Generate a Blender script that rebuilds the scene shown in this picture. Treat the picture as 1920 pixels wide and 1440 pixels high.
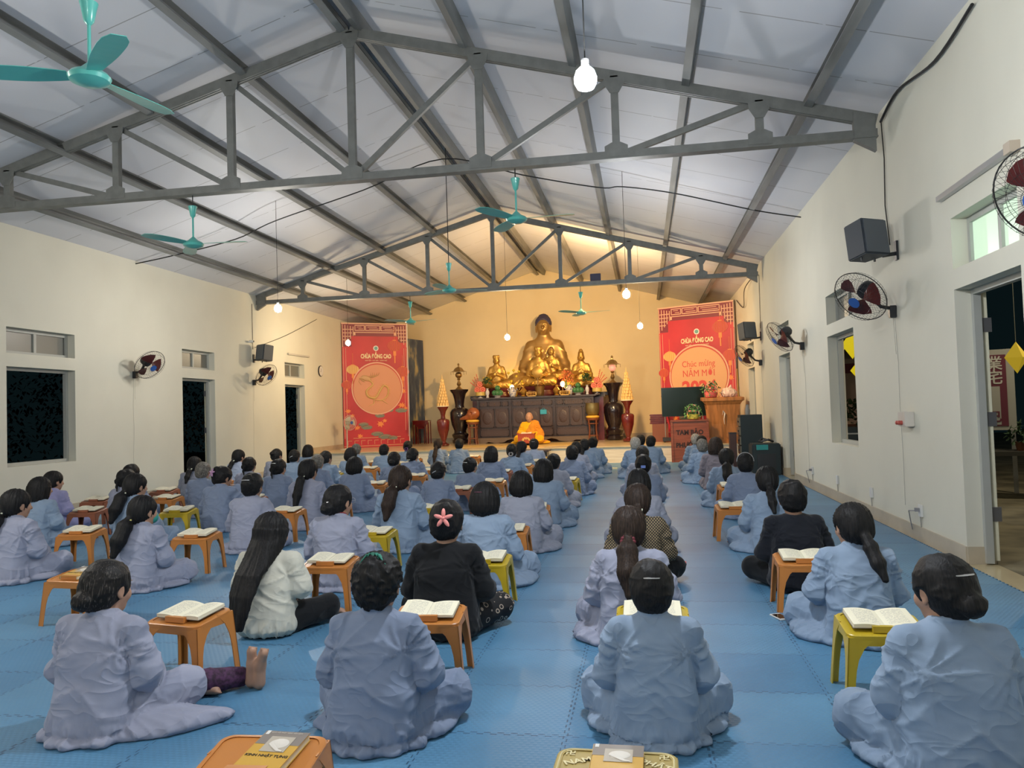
import bpy, math, random
import numpy as np
from mathutils import Matrix, Vector
sc = bpy.context.scene
for o in list(bpy.data.objects): bpy.data.objects.remove(o)
C = sc.collection
PI = math.pi

# ------------------------------------------------------------------ camera
HC = 1.4
YAW, PIT, ROL, FPX = .166085, .03558, -.03171, 1467.2
_f = Vector((-math.sin(YAW)*math.cos(PIT), math.cos(YAW)*math.cos(PIT), math.sin(PIT)))
_r = Vector((math.cos(YAW), math.sin(YAW), 0)); _u = _r.cross(_f)
_r2 = _r*math.cos(ROL)+_u*math.sin(ROL); _u2 = -_r*math.sin(ROL)+_u*math.cos(ROL)
cam = bpy.data.cameras.new('camera'); co = bpy.data.objects.new('camera', cam); C.objects.link(co)
co.matrix_world = Matrix(((_r2.x,_u2.x,-_f.x,0),(_r2.y,_u2.y,-_f.y,0),(_r2.z,_u2.z,-_f.z,HC),(0,0,0,1)))
cam.sensor_fit = 'HORIZONTAL'; cam.sensor_width = 36; cam.lens = FPX/1920*36; cam.clip_start = .05; cam.clip_end = 200
sc.camera = co
# ------------------------------------------------------------------ world, exposure
w = bpy.data.worlds.new('night'); sc.world = w; w.use_nodes = True
w.node_tree.nodes['Background'].inputs[0].default_value = (.006, .014, .016, 1)
w.node_tree.nodes['Background'].inputs[1].default_value = .05
vs = sc.view_settings; vs.view_transform = 'Standard'; vs.look = 'None'; vs.gamma = 1; vs.exposure = 3.1; vs.use_curve_mapping = False
try:
    sc.cycles.max_bounces = 5; sc.cycles.diffuse_bounces = 3; sc.cycles.glossy_bounces = 2; sc.cycles.transmission_bounces = 2; sc.cycles.adaptive_threshold = .02; sc.cycles.caustics_reflective = False; sc.cycles.caustics_refractive = False
except Exception: pass
COOL, SOFT, NEUT = (.93, .965, 1.0), (1.0, .80, .52), (1.0, .95, .86)
BULBS = [  # x, y, z, watts-like strength, colour, ceiling z
    (-.25, 4.25, 3.22, 190, COOL), (-6.35, 4.25, 3.25, 165, NEUT), (-.22, 13.1, 3.3, 120, COOL), (-6.36, 13.0, 3.38, 120, NEUT),
    (-7.4, 19.0, 3.3, 80, SOFT), (-3.3, 19.2, 3.27, 85, SOFT), (-.02, 18.6, 3.33, 80, SOFT),
    (-.25, -4.2, 3.25, 100, COOL), (-6.35, -4.2, 3.25, 90, NEUT), (-2.3, .3, 3.3, 100, NEUT)]

fl = bpy.data.lights.new('floodlight_beam', 'AREA'); fl.shape = 'RECTANGLE'; fl.size = .22; fl.size_y = .14; fl.energy = 46; fl.color = (1.0, .60, .24)
flo = bpy.data.objects.new('floodlight_beam', fl); C.objects.link(flo); flo.location = (-.98, 17.87, 4.40)
flo.rotation_euler = Vector((-.30, 1, -.22)).to_track_quat('-Z', 'Z').to_euler()

# ------------------------------------------------------------------ materials
MATS = {}
def mat(name, col, rough=.6, metal=0, bump=0, bscale=30, var=0, vscale=3, emit=None, es=1, spec=.5, stretch=(1,1,1), coat=0, sheen=0, col2=None, trans=0, alpha=1, bdist=.01):
    if name in MATS: return MATS[name]
    m = bpy.data.materials.new(name); m.use_nodes = True; nt = m.node_tree; N = nt.nodes; L = nt.links
    b = N['Principled BSDF']; I = b.inputs
    I['Base Color'].default_value = (*col, 1); I['Roughness'].default_value = rough; I['Metallic'].default_value = metal
    I['Specular IOR Level'].default_value = spec
    if coat: I['Coat Weight'].default_value = coat; I['Coat Roughness'].default_value = .08
    if sheen: I['Sheen Weight'].default_value = sheen; I['Sheen Roughness'].default_value = .5
    if trans: I['Transmission Weight'].default_value = trans
    if alpha < 1: I['Alpha'].default_value = alpha
    if emit: I['Emission Color'].default_value = (*emit, 1); I['Emission Strength'].default_value = es
    if bump or var or col2:
        tc = N.new('ShaderNodeTexCoord'); mp = N.new('ShaderNodeMapping'); mp.inputs['Scale'].default_value = stretch
        L.new(tc.outputs['Object'], mp.inputs[0])
        if var or col2:
            n = N.new('ShaderNodeTexNoise'); n.inputs['Scale'].default_value = vscale; n.inputs['Detail'].default_value = 5
            L.new(mp.outputs[0], n.inputs['Vector'])
            mx = N.new('ShaderNodeMix'); mx.data_type = 'RGBA'
            c2 = col2 or tuple(c*(1-var) for c in col)
            c1 = col if col2 else tuple(min(1, c*(1+var*.6)) for c in col)
            mx.inputs[6].default_value = (*c1, 1); mx.inputs[7].default_value = (*c2, 1)
            rp = N.new('ShaderNodeMapRange'); rp.inputs[1].default_value = .38; rp.inputs[2].default_value = .62
            L.new(n.outputs[0], rp.inputs[0]); L.new(rp.outputs[0], mx.inputs[0]); L.new(mx.outputs[2], I['Base Color'])
        if bump:
            n = N.new('ShaderNodeTexNoise'); n.inputs['Scale'].default_value = bscale; n.inputs['Detail'].default_value = 6
            L.new(mp.outputs[0], n.inputs['Vector'])
            bp = N.new('ShaderNodeBump'); bp.inputs['Strength'].default_value = bump; bp.inputs['Distance'].default_value = bdist
            L.new(n.outputs[0], bp.inputs['Height']); L.new(bp.outputs[0], I['Normal'])
    MATS[name] = m
    return m

def node_mat(name, rough=.7, **kw):
    m = mat(name, (.5,.5,.5), rough, **kw); nt = m.node_tree
    return m, nt.nodes, nt.links, nt.nodes['Principled BSDF']

def math_n(N, L, op, a, b=None, c=None):
    n = N.new('ShaderNodeMath'); n.operation = op
    for i, v in enumerate((a, b, c)):
        if v is None: continue
        if isinstance(v, (int, float)): n.inputs[i].default_value = v
        else: L.new(v, n.inputs[i])
    return n.outputs[0]

# ------------------------------------------------------------------ mesh builder
def rotz(a): return Matrix.Rotation(a, 3, 'Z')
class MB:
    def __init__(s): s.v = []; s.f = []
    def add(s, vs, fs, M=None):
        b = len(s.v)
        for p in vs:
            p = Vector(p)
            if M is not None: p = M @ p
            s.v.append(tuple(p))
        s.f += [tuple(b+i for i in f) for f in fs]
        return s
    def box(s, c, d, R=None, taper=None):
        x, y, z = (q/2 for q in d); t = taper or 1
        P = [Vector((sx*x*(t if sz > 0 else 1), sy*y*(t if sz > 0 else 1), sz*z)) for sx in (-1,1) for sy in (-1,1) for sz in (-1,1)]
        c = Vector(c)
        return s.add([(R @ p if R is not None else p)+c for p in P], [(0,1,3,2),(4,6,7,5),(0,4,5,1),(2,3,7,6),(0,2,6,4),(1,5,7,3)])
    def bx(s, x0, x1, y0, y1, z0, z1): return s.box(((x0+x1)/2,(y0+y1)/2,(z0+z1)/2), (abs(x1-x0),abs(y1-y0),abs(z1-z0)))
    def rings(s, rs, cap=True, close=False):
        b = len(s.v); n = len(rs[0])
        for r in rs: s.v += [tuple(p) for p in r]
        m = len(rs)
        for i in range(m if close else m-1):
            for j in range(n):
                s.f.append((b+i*n+j, b+i*n+(j+1) % n, b+((i+1) % m)*n+(j+1) % n, b+((i+1) % m)*n+j))
        if cap and not close:
            s.f.append(tuple(b+j for j in reversed(range(n)))); s.f.append(tuple(b+(m-1)*n+j for j in range(n)))
        return s
    def lathe(s, prof, n=24, c=(0,0,0), M=None, wob=None):
        c = Vector(c); rs = []
        for r, z in prof:
            ring = []
            for j in range(n):
                a = 2*PI*j/n; rr = r*(wob(a, z) if wob else 1)
                p = Vector((rr*math.cos(a), rr*math.sin(a), z))
                if M is not None: p = M @ p
                ring.append(p+c)
            rs.append(ring)
        return s.rings(rs)
    def tube(s, pts, rad, n=8, cap=True, close=False, flat=1):
        pts = [Vector(p) for p in pts]; m = len(pts)
        if isinstance(rad, (int, float)): rad = [rad]*m
        up = None; rs = []
        for i, p in enumerate(pts):
            a = pts[(i-1) % m] if close else pts[max(i-1, 0)]; b = pts[(i+1) % m] if close else pts[min(i+1, m-1)]
            t = (b-a).normalized() if (b-a).length > 1e-9 else Vector((0,0,1))
            if up is None:
                up = Vector((0,0,1)) if abs(t.z) < .9 else Vector((1,0,0))
            u = (up-t*up.dot(t))
            u = u.normalized() if u.length > 1e-6 else t.orthogonal().normalized()
            up = u; v = t.cross(u)
            rs.append([p+(u*math.cos(2*PI*k/n)*flat+v*math.sin(2*PI*k/n))*rad[i] for k in range(n)])
        return s.rings(rs, cap, close)
    def ring(s, c, R, r, n=32, k=6, M=None, ry=None):
        c = Vector(c); pts = []
        for i in range(n):
            a = 2*PI*i/n; p = Vector((R*math.cos(a), (ry or R)*math.sin(a), 0))
            if M is not None: p = M @ p
            pts.append(c+p)
        return s.tube(pts, r, k, close=True)
    def ell(s, c, r, n=12, m=8, R=None):
        prof = [(math.sin(PI*i/m), -math.cos(PI*i/m)) for i in range(m+1)]
        prof[0] = (.02, -1); prof[-1] = (.02, 1)
        c = Vector(c); rs = []
        for q, z in prof:
            ring = []
            for j in range(n):
                a = 2*PI*j/n; p = Vector((q*math.cos(a)*r[0], q*math.sin(a)*r[1], z*r[2]))
                ring.append((R @ p if R is not None else p)+c)
            rs.append(ring)
        return s.rings(rs)
    def prism(s, poly, d0, d1, ax='y', M=None):
        """polygon in a plane extruded along ax; poly coords are the two other axes in order"""
        n = len(poly); P = []
        for d in (d0, d1):
            for a, b in poly:
                P.append({'x':(d,a,b),'y':(a,d,b),'z':(a,b,d)}[ax])
        F = [tuple(range(n)), tuple(reversed(range(n, 2*n)))]+[(i, i+n, (i+1) % n+n, (i+1) % n) for i in range(n)]
        return s.add(P, F, M)
    def beam(s, a, b, wd, hd, up=(0,0,1)):
        a = Vector(a); b = Vector(b); t = (b-a).normalized(); u = Vector(up); u = (u-t*u.dot(t)).normalized(); v = t.cross(u)
        P = [q+v*sx*wd/2+u*sz*hd/2 for q in (a, b) for sx, sz in ((-1,-1),(1,-1),(1,1),(-1,1))]
        return s.add(P, [(0,3,2,1),(4,5,6,7),(0,1,5,4),(1,2,6,5),(2,3,7,6),(3,0,4,7)])
    def build(s, name, m, parent=None, loc=None, rz=0, smooth=None, bevel=0):
        me = bpy.data.meshes.new(name); me.from_pydata(s.v, [], s.f); me.update()
        import bmesh
        bm = bmesh.new(); bm.from_mesh(me); bmesh.ops.recalc_face_normals(bm, faces=bm.faces)
        if bevel:
            bmesh.ops.bevel(bm, geom=[e for e in bm.edges if len(e.link_faces) == 2 and e.calc_face_angle(0) > .5], offset=bevel, segments=2, affect='EDGES', clamp_overlap=True)
        bm.to_mesh(me); bm.free()
        me.materials.append(m)
        if smooth is not None:
            me.polygons.foreach_set('use_smooth', [True]*len(me.polygons)); me.set_sharp_from_angle(angle=smooth)
        o = bpy.data.objects.new(name, me); C.objects.link(o)
        if parent: o.parent = parent
        if loc is not None: o.location = loc
        if rz: o.rotation_euler = (0, 0, rz)
        return o
SM = .7
def tag(o, label, cat, group=None, kind=None):
    o['label'] = label; o['category'] = cat
    if group: o['group'] = group
    if kind: o['kind'] = kind
    return o
def empty(name, loc, rz, label, cat, group=None, parent=None):
    o = bpy.data.objects.new(name, None); C.objects.link(o); o.location = loc; o.rotation_euler = (0, 0, rz); o.empty_display_size = .1
    return tag(o, label, cat, group)
def struct(o, label=None):
    o['kind'] = 'structure'
    if label: o['label'] = label
    return o
def dup(o, loc=None, rz=None, label=None, group=None, parent=None):
    c = o.copy(); C.objects.link(c)
    if parent: c.parent = parent
    if loc is not None: c.location = loc
    if rz is not None: c.rotation_euler = (c.rotation_euler[0], c.rotation_euler[1], rz)
    if label: c['label'] = label
    if group: c['group'] = group
    for k in list(o.children): dup(k, parent=c)
    return c
FONT_CJK = None
def text_mesh(name, s, size, m, parent=None, loc=(0,0,0), rot=(PI/2,0,0), depth=.002, align='CENTER', sx=1, bold=0):
    cu = bpy.data.curves.new(name, 'FONT'); cu.body = s; cu.size = size; cu.extrude = depth; cu.align_x = align; cu.align_y = 'CENTER'; cu.offset = bold
    cu.resolution_u = 3
    to = bpy.data.objects.new(name, cu); C.objects.link(to)
    dg = bpy.context.evaluated_depsgraph_get(); me = bpy.data.meshes.new_from_object(to.evaluated_get(dg))
    bpy.data.objects.remove(to)
    me.materials.clear(); me.materials.append(m)
    o = bpy.data.objects.new(name, me); C.objects.link(o)
    if parent: o.parent = parent
    o.location = loc; o.rotation_euler = rot; o.scale = (sx, 1, 1)
    return o
# ------------------------------------------------------------------ room shell
XL, XR, YB, YF = -9.24, 2.66, 26.4, -7.5
XM, ZRID, ZEL, ZER = -3.33, 6.23, 4.43, 4.55
def zc(x):  # underside of the ceiling sheets
    return ZRID-(ZRID-ZEL)*(XM-x)/(XM-XL) if x < XM else ZRID-(ZRID-ZER)*(x-XM)/(XR-XM)
m_wall = mat('cream_wall_paint', (.68,.66,.56), .75, bump=.08, bscale=60, var=.05, vscale=.6, bdist=.004)
m_back = mat('yellow_wall_paint', (.84,.70,.44), .75, bump=.06, bscale=60, var=.04, vscale=.7, bdist=.004)
m_tile = mat('beige_skirting_tile', (.50,.43,.32), .35, var=.08, vscale=4)
m_frame = mat('grey_window_frame', (.42,.43,.40), .5)
m_white = mat('white_plastic', (.7,.7,.68), .45)
def wall_mesh(name, x0, x1, openings, y0, y1, ztop, m):
    """wall between x0 and x1 running along y, with rectangular openings (ya, yb, za, zb)"""
    b = MB(); ys = sorted({y0, y1, *[o[0] for o in openings], *[o[1] for o in openings]})
    for a, c in zip(ys, ys[1:]):
        zs = sorted([(o[2], o[3]) for o in openings if o[0] <= a and o[1] >= c]); z = 0
        for za, zb in zs:
            if za > z+1e-4: b.bx(x0, x1, a, c, z, za)
            z = zb
        b.bx(x0, x1, a, c, z, ztop)
    return struct(b.build(name, m))
OPL = [(10.12,11.53,.82,2.31),(10.12,11.53,2.51,2.9),(14.58,15.8,0,2.31),(14.58,15.8,2.51,2.9),(19.2,20.4,0,2.31),(19.2,20.4,2.5,2.89)]
OPR = [(10.52,11.94,.81,2.34),(10.52,11.94,2.51,2.92),(14.91,16.08,0,2.33),(14.91,16.08,2.51,2.92),(19.53,20.7,.43,2.3),(19.53,20.7,2.5,2.92),(6.02,7.23,0,2.325),(6.02,7.23,2.5,2.94)]
wall_mesh('wall_left', XL-.22, XL, OPL, YF, YB+.2, ZEL+.02, m_wall)
wall_mesh('wall_right', XR, XR+.22, OPR, YF, YB+.2, ZER+.02, m_wall)
b = MB(); b.prism([(XL-.22,0),(XR+.22,0),(XR+.22,zc(XR)+.02),(XM,ZRID+.02),(XL-.22,zc(XL)+.02)], YB, YB+.2); struct(b.build('wall_back', m_back))
b = MB(); b.prism([(XL-.22,0),(XR+.22,0),(XR+.22,zc(XR)+.02),(XM,ZRID+.02),(XL-.22,zc(XL)+.02)], YF-.2, YF); struct(b.build('wall_front', m_wall))
# ceiling sheets with running seams
mc, N, L, B = node_mat('white_ceiling_sheet', .55)
tc = N.new('ShaderNodeTexCoord'); sp = N.new('ShaderNodeSeparateXYZ'); L.new(tc.outputs['Object'], sp.inputs[0])
fr = math_n(N, L, 'FRACT', math_n(N, L, 'MULTIPLY', math_n(N, L, 'ADD', sp.outputs[1], .66), 1.0))
seam = math_n(N, L, 'LESS_THAN', fr, .014)
ns = N.new('ShaderNodeTexNoise'); ns.inputs['Scale'].default_value = 5; L.new(tc.outputs['Object'], ns.inputs['Vector'])
sm2 = math_n(N, L, 'MULTIPLY', seam, math_n(N, L, 'GREATER_THAN', ns.outputs[0], .4))
n2 = N.new('ShaderNodeTexNoise'); n2.inputs['Scale'].default_value = .8; n2.inputs['Detail'].default_value = 4; L.new(tc.outputs['Object'], n2.inputs['Vector'])
mx0 = N.new('ShaderNodeMix'); mx0.data_type = 'RGBA'; mx0.inputs[6].default_value = (.56,.57,.62,1); mx0.inputs[7].default_value = (.63,.64,.68,1); L.new(n2.outputs[0], mx0.inputs[0])
mx = N.new('ShaderNodeMix'); mx.data_type = 'RGBA'; L.new(mx0.outputs[2], mx.inputs[6]); mx.inputs[7].default_value = (.3,.3,.31,1); L.new(sm2, mx.inputs[0]); L.new(mx.outputs[2], B.inputs['Base Color'])
b = MB()
b.prism([(XL-.25,zc(XL)-.075),(XM,ZRID),(XM,ZRID+.06),(XL-.25,zc(XL)+.0)], YF-.2, YB+.2)
b.prism([(XM,ZRID),(XR+.25,zc(XR)-.07),(XR+.25,zc(XR)+.0),(XM,ZRID+.06)], YF-.2, YB+.2)
struct(b.build('ceiling', mc))
# floor slab (polished beige tile) and stage
mfl = mat('beige_floor_tile', (.55,.47,.30), .18, var=.08, vscale=1.5)
struct(MB().bx(XL-.22, XR+.22, YF, YB, -.15, -.012).build('floor', mfl), 'beige tiled floor showing at the right doorway')
ZS = .43; YS = 20.5
mst, N, L, B = node_mat('pale_wood_look_tile', .3)
tc = N.new('ShaderNodeTexCoord'); mp = N.new('ShaderNodeMapping'); mp.inputs['Scale'].default_value = (.35, 1, 6); L.new(tc.outputs['Object'], mp.inputs[0])
ns = N.new('ShaderNodeTexNoise'); ns.inputs['Scale'].default_value = 4; ns.inputs['Detail'].default_value = 6; L.new(mp.outputs[0], ns.inputs['Vector'])
cr = N.new('ShaderNodeValToRGB'); cr.color_ramp.elements[0].position = .3; cr.color_ramp.elements[0].color = (.62,.54,.42,1); cr.color_ramp.elements[1].position = .7; cr.color_ramp.elements[1].color = (.80,.74,.62,1)
L.new(ns.outputs[0], cr.inputs[0]); L.new(cr.outputs[0], B.inputs['Base Color'])
struct(MB().bx(XL, XR, YS, YB, -.012, ZS-.03).build('trim_1', mst), 'pale plank-tiled riser of the altar stage')
m_stage = mat('stage_top_tile', (.60,.48,.30), .22, var=.1, vscale=2)
struct(MB().bx(XL, XR, YS-.035, YB, ZS-.03, ZS).build('trim_2', m_stage), 'beige tiled top of the altar stage')
# skirting
def skirt(name, segs, x0, x1, z0=0):
    b = MB()
    for a, c in segs: b.bx(x0, x1, a, c, -.012+z0, .135+z0)
    return struct(b.build(name, m_tile))
skirt('baseboard_left', [(YF,14.58),(15.8,19.2),(20.4,20.46)], XL, XL+.014)
skirt('baseboard_right', [(YF,6.02),(7.23,14.91),(16.08,20.46)], XR-.014, XR)
b = MB()
b.bx(XL, XL+.014, YS, YB, ZS, ZS+.135); b.bx(XR-.014, XR, YS, 19.53, ZS, ZS+.13) if False else None
b.bx(XR-.014, XR, 20.7, YB, ZS, ZS+.135); b.bx(XL, XR, YB-.014, YB, ZS, ZS+.135)
b.bx(XR, XR+.22, 7.216, 7.23, -.012, .135); b.bx(XR, XR+.22, 16.066, 16.08, -.012, .135)
struct(b.build('baseboard_back', m_tile))
# windows, transoms and doors
m_glass = mat('frosted_glass', (.15,.155,.14), .35, emit=(.5,.52,.45), es=.0)
m_glassr = mat('lit_frosted_glass', (.5,.62,.48), .35, emit=(.62,.85,.62), es=.075)
m_door = mat('cream_metal_door', (.62,.60,.45), .45)
def frame_rect(b, x0, x1, ya, yb, za, zb, t=.045, bars=(), sill=True):
    b.bx(x0, x1, ya, yb, zb-t, zb); q = t if sill else 0
    if sill: b.bx(x0, x1, ya, yb, za, za+t)
    b.bx(x0, x1, ya, ya+t, za+q, zb-t); b.bx(x0, x1, yb-t, yb, za+q, zb-t)
    for y in bars: b.bx(x0, x1, y-t/2, y+t/2, za+t, zb-t)
def window_unit(name, side, op, transom, lit=False, label=None, cat=None):
    ya, yb, za, zb = op
    x0, x1 = (XL-.19, XL-.13) if side < 0 else (XR+.13, XR+.19)
    b = MB(); frame_rect(b, x0, x1, ya, yb, za, zb, .05, [(ya+yb)/2] if transom else [], sill=(zb-za < 1.7))
    o = struct(b.build(name, m_frame), label)
    if transom:
        p = MB(); xm = (x0+x1)/2
        p.bx(xm-.004, xm+.004, ya+.05, (ya+yb)/2-.02, za+.05, zb-.05); p.bx(xm-.004, xm+.004, (ya+yb)/2+.02, yb-.05, za+.05, zb-.05)
        p.build('glass_pane', m_glassr if lit else m_glass, o)
    return o
wn = 0
for side, ops in ((-1, OPL), (1, OPR)):
    for i, op in enumerate(ops):
        tr = op[2] > 2.4; isdoor = op[3]-op[2] > 1.7
        wn += 1
        side_s = 'left' if side < 0 else 'right'
        if tr: window_unit('window_%d' % wn, side, op, True, lit=(side > 0 and op[0] < 8), label='small two-pane transom window high in the %s wall, %s' % (side_s, ['nearest the camera','','',''][0] if op[0] < 8 else 'opening %.0f metres down the hall' % op[0]))
        elif not isdoor: window_unit('window_%d' % wn, side, op, False, label='open window hole in the %s wall looking out on the night' % side_s)
        else:
            o = window_unit('door_%d' % wn, side, op, False, label='open doorway in the %s wall' % side_s)
            # open leaf folded outward, seen edge-on
            xo = (XL-.22) if side < 0 else (XR+.22)
            y = op[1]-.02
            dv = Vector((-.10, .57, 0)) if side < 0 else Vector((.21, .54, 0))
            zm = (op[2]+op[3])/2; lf = MB(); p0 = Vector((xo+(.0 if side < 0 else .0), y, zm)); lf.beam(p0, p0+dv, .045, op[3]-op[2]-.04)
            lf.build('door_leaf', m_door, o)
            h = MB()
            for z in (.35, 1.15, 1.95):
                h.bx(xo-.03, xo+.05, y-.012, y+.0, z+op[2], z+op[2]+.12)
            h.build('hinge', mat('dull_steel', (.35,.35,.37), .4, .8), o)
# near right door: frame strip on far jamb
# ------------------------------------------------------------------ mats
mm, N, L, B = node_mat('blue_foam_mat', .42)
tc = N.new('ShaderNodeTexCoord'); sp = N.new('ShaderNodeSeparateXYZ'); L.new(tc.outputs['Object'], sp.inputs[0])
X = math_n(N, L, 'ADD', sp.outputs[0], 60-.215); Y = math_n(N, L, 'ADD', sp.outputs[1], 60-.4)
def sq(v):  # square wave of the interlocking teeth
    return math_n(N, L, 'MULTIPLY', math_n(N, L, 'SUBTRACT', math_n(N, L, 'GREATER_THAN', math_n(N, L, 'FRACT', math_n(N, L, 'MULTIPLY', v, 1/.06)), .5), .5), .016)
def seamd(a, o):
    q = math_n(N, L, 'FRACT', math_n(N, L, 'DIVIDE', math_n(N, L, 'ADD', math_n(N, L, 'ADD', a, sq(o)), .3), .6))
    return math_n(N, L, 'ABSOLUTE', math_n(N, L, 'MULTIPLY', math_n(N, L, 'SUBTRACT', q, .5), .6))
dx = seamd(X, Y); dy = seamd(Y, X); dmin = math_n(N, L, 'MINIMUM', dx, dy)
nz = N.new('ShaderNodeTexNoise'); nz.inputs['Scale'].default_value = 2.3; L.new(tc.outputs['Object'], nz.inputs['Vector'])
wid = math_n(N, L, 'MULTIPLY', math_n(N, L, 'SUBTRACT', nz.outputs[0], .3), .018)
line = math_n(N, L, 'LESS_THAN', dmin, math_n(N, L, 'MAXIMUM', wid, .0026))
fx = math_n(N, L, 'FLOOR', math_n(N, L, 'DIVIDE', X, .6)); fy = math_n(N, L, 'FLOOR', math_n(N, L, 'DIVIDE', Y, .6))
cb = N.new('ShaderNodeCombineXYZ'); L.new(fx, cb.inputs[0]); L.new(fy, cb.inputs[1])
wn_ = N.new('ShaderNodeTexWhiteNoise'); L.new(cb.outputs[0], wn_.inputs['Vector'])
mx = N.new('ShaderNodeMix'); mx.data_type = 'RGBA'; mx.inputs[6].default_value = (.09,.262,.465,1); mx.inputs[7].default_value = (.125,.322,.53,1); L.new(wn_.outputs[0], mx.inputs[0])
nb = N.new('ShaderNodeTexNoise'); nb.inputs['Scale'].default_value = 1.1; nb.inputs['Detail'].default_value = 5; L.new(tc.outputs['Object'], nb.inputs['Vector'])
mxb = N.new('ShaderNodeMix'); mxb.data_type = 'RGBA'; mxb.blend_type = 'MULTIPLY'; mxb.inputs[0].default_value = .5; L.new(mx.outputs[2], mxb.inputs[6]); L.new(nb.outputs[0], mxb.inputs[7])
mxs = N.new('ShaderNodeMix'); mxs.data_type = 'RGBA'; L.new(mxb.outputs[2], mxs.inputs[6]); mxs.inputs[7].default_value = (.012,.05,.11,1)
L.new(math_n(N, L, 'MULTIPLY', line, .85), mxs.inputs[0]); L.new(mxs.outputs[2], B.inputs['Base Color'])
# small raised dashes on the mat surface
u = math_n(N, L, 'MULTIPLY', X, 1/.03); v = math_n(N, L, 'MULTIPLY', Y, 1/.022)
sh = math_n(N, L, 'MULTIPLY', math_n(N, L, 'FLOOR', v), .5)
a1 = math_n(N, L, 'ABSOLUTE', math_n(N, L, 'SUBTRACT', math_n(N, L, 'FRACT', math_n(N, L, 'ADD', u, sh)), .5))
a2 = math_n(N, L, 'ABSOLUTE', math_n(N, L, 'SUBTRACT', math_n(N, L, 'FRACT', v), .5))
dash = math_n(N, L, 'MULTIPLY', math_n(N, L, 'LESS_THAN', a1, .27), math_n(N, L, 'SUBTRACT', .5, a2))
hgt = math_n(N, L, 'SUBTRACT', dash, math_n(N, L, 'MULTIPLY', line, 1.2))
bp = N.new('ShaderNodeBump'); bp.inputs['Strength'].default_value = .55; bp.inputs['Distance'].default_value = .004
L.new(hgt, bp.inputs['Height']); L.new(bp.outputs[0], B.inputs['Normal'])
b = MB()
# zigzag right edge made of the mats' teeth
for yy in np.arange(-6.8, YS-.1, .6):
    y1 = min(yy+.6, YS-.04); b.bx(-9.2, 2.605, yy, y1, -.012, 0)
y = -6.8
while y < YS-.12:
    b.bx(2.605, 2.625, y, y+.03, -.012, 0); y += .06
tag(b.build('foam_mat_flooring', mm), 'blue interlocking foam mats covering the whole hall floor', 'floor mat')

# ------------------------------------------------------------------ roof steel
m_steel = mat('grey_painted_steel', (.17,.175,.165), .5, .2, var=.12, vscale=8)
m_zinc = mat('galvanised_purlin', (.20,.205,.20), .6, .1, var=.25, vscale=5, stretch=(1,.15,1))
purl = [(-8.5,'lowest purlin on the left slope'),(-7.25,'second purlin up from the left wall'),(-6.0,'third purlin up from the left wall'),(-4.75,'fourth purlin up from the left wall'),(-3.46,'ridge purlin on the left side of the pair'),
        (-3.17,'ridge purlin on the right side of the pair'),(-1.89,'fourth purlin up from the right wall'),(-.62,'third purlin up from the right wall'),(.63,'second purlin up from the right wall'),(1.92,'lowest purlin on the right slope')]
for x, d in purl:
    z = zc(x); s = 1 if x < XM else -1; sl = math.atan((ZRID-ZEL)/(XM-XL))*(-1 if x < XM else 1)
    R = Matrix.Rotation(sl, 3, 'Y'); b = MB()
    cy = (YF+YB)/2; ln = YB-YF+.1
    def bb(dx, dz, w_, h_):
        p = R @ Vector((dx, 0, dz)); b.box((x+p.x, cy, z+p.z), (w_, ln, h_), R)
    bb(-.04*s, -.08, .008, .15); bb(0, -.008, .085, .008); bb(0, -.156, .085, .008); bb(.04*s, -.142, .006, .03)
    tag(b.build('purlin', m_zinc), 'steel roof '+d, 'purlin', 'roof purlins')
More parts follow.
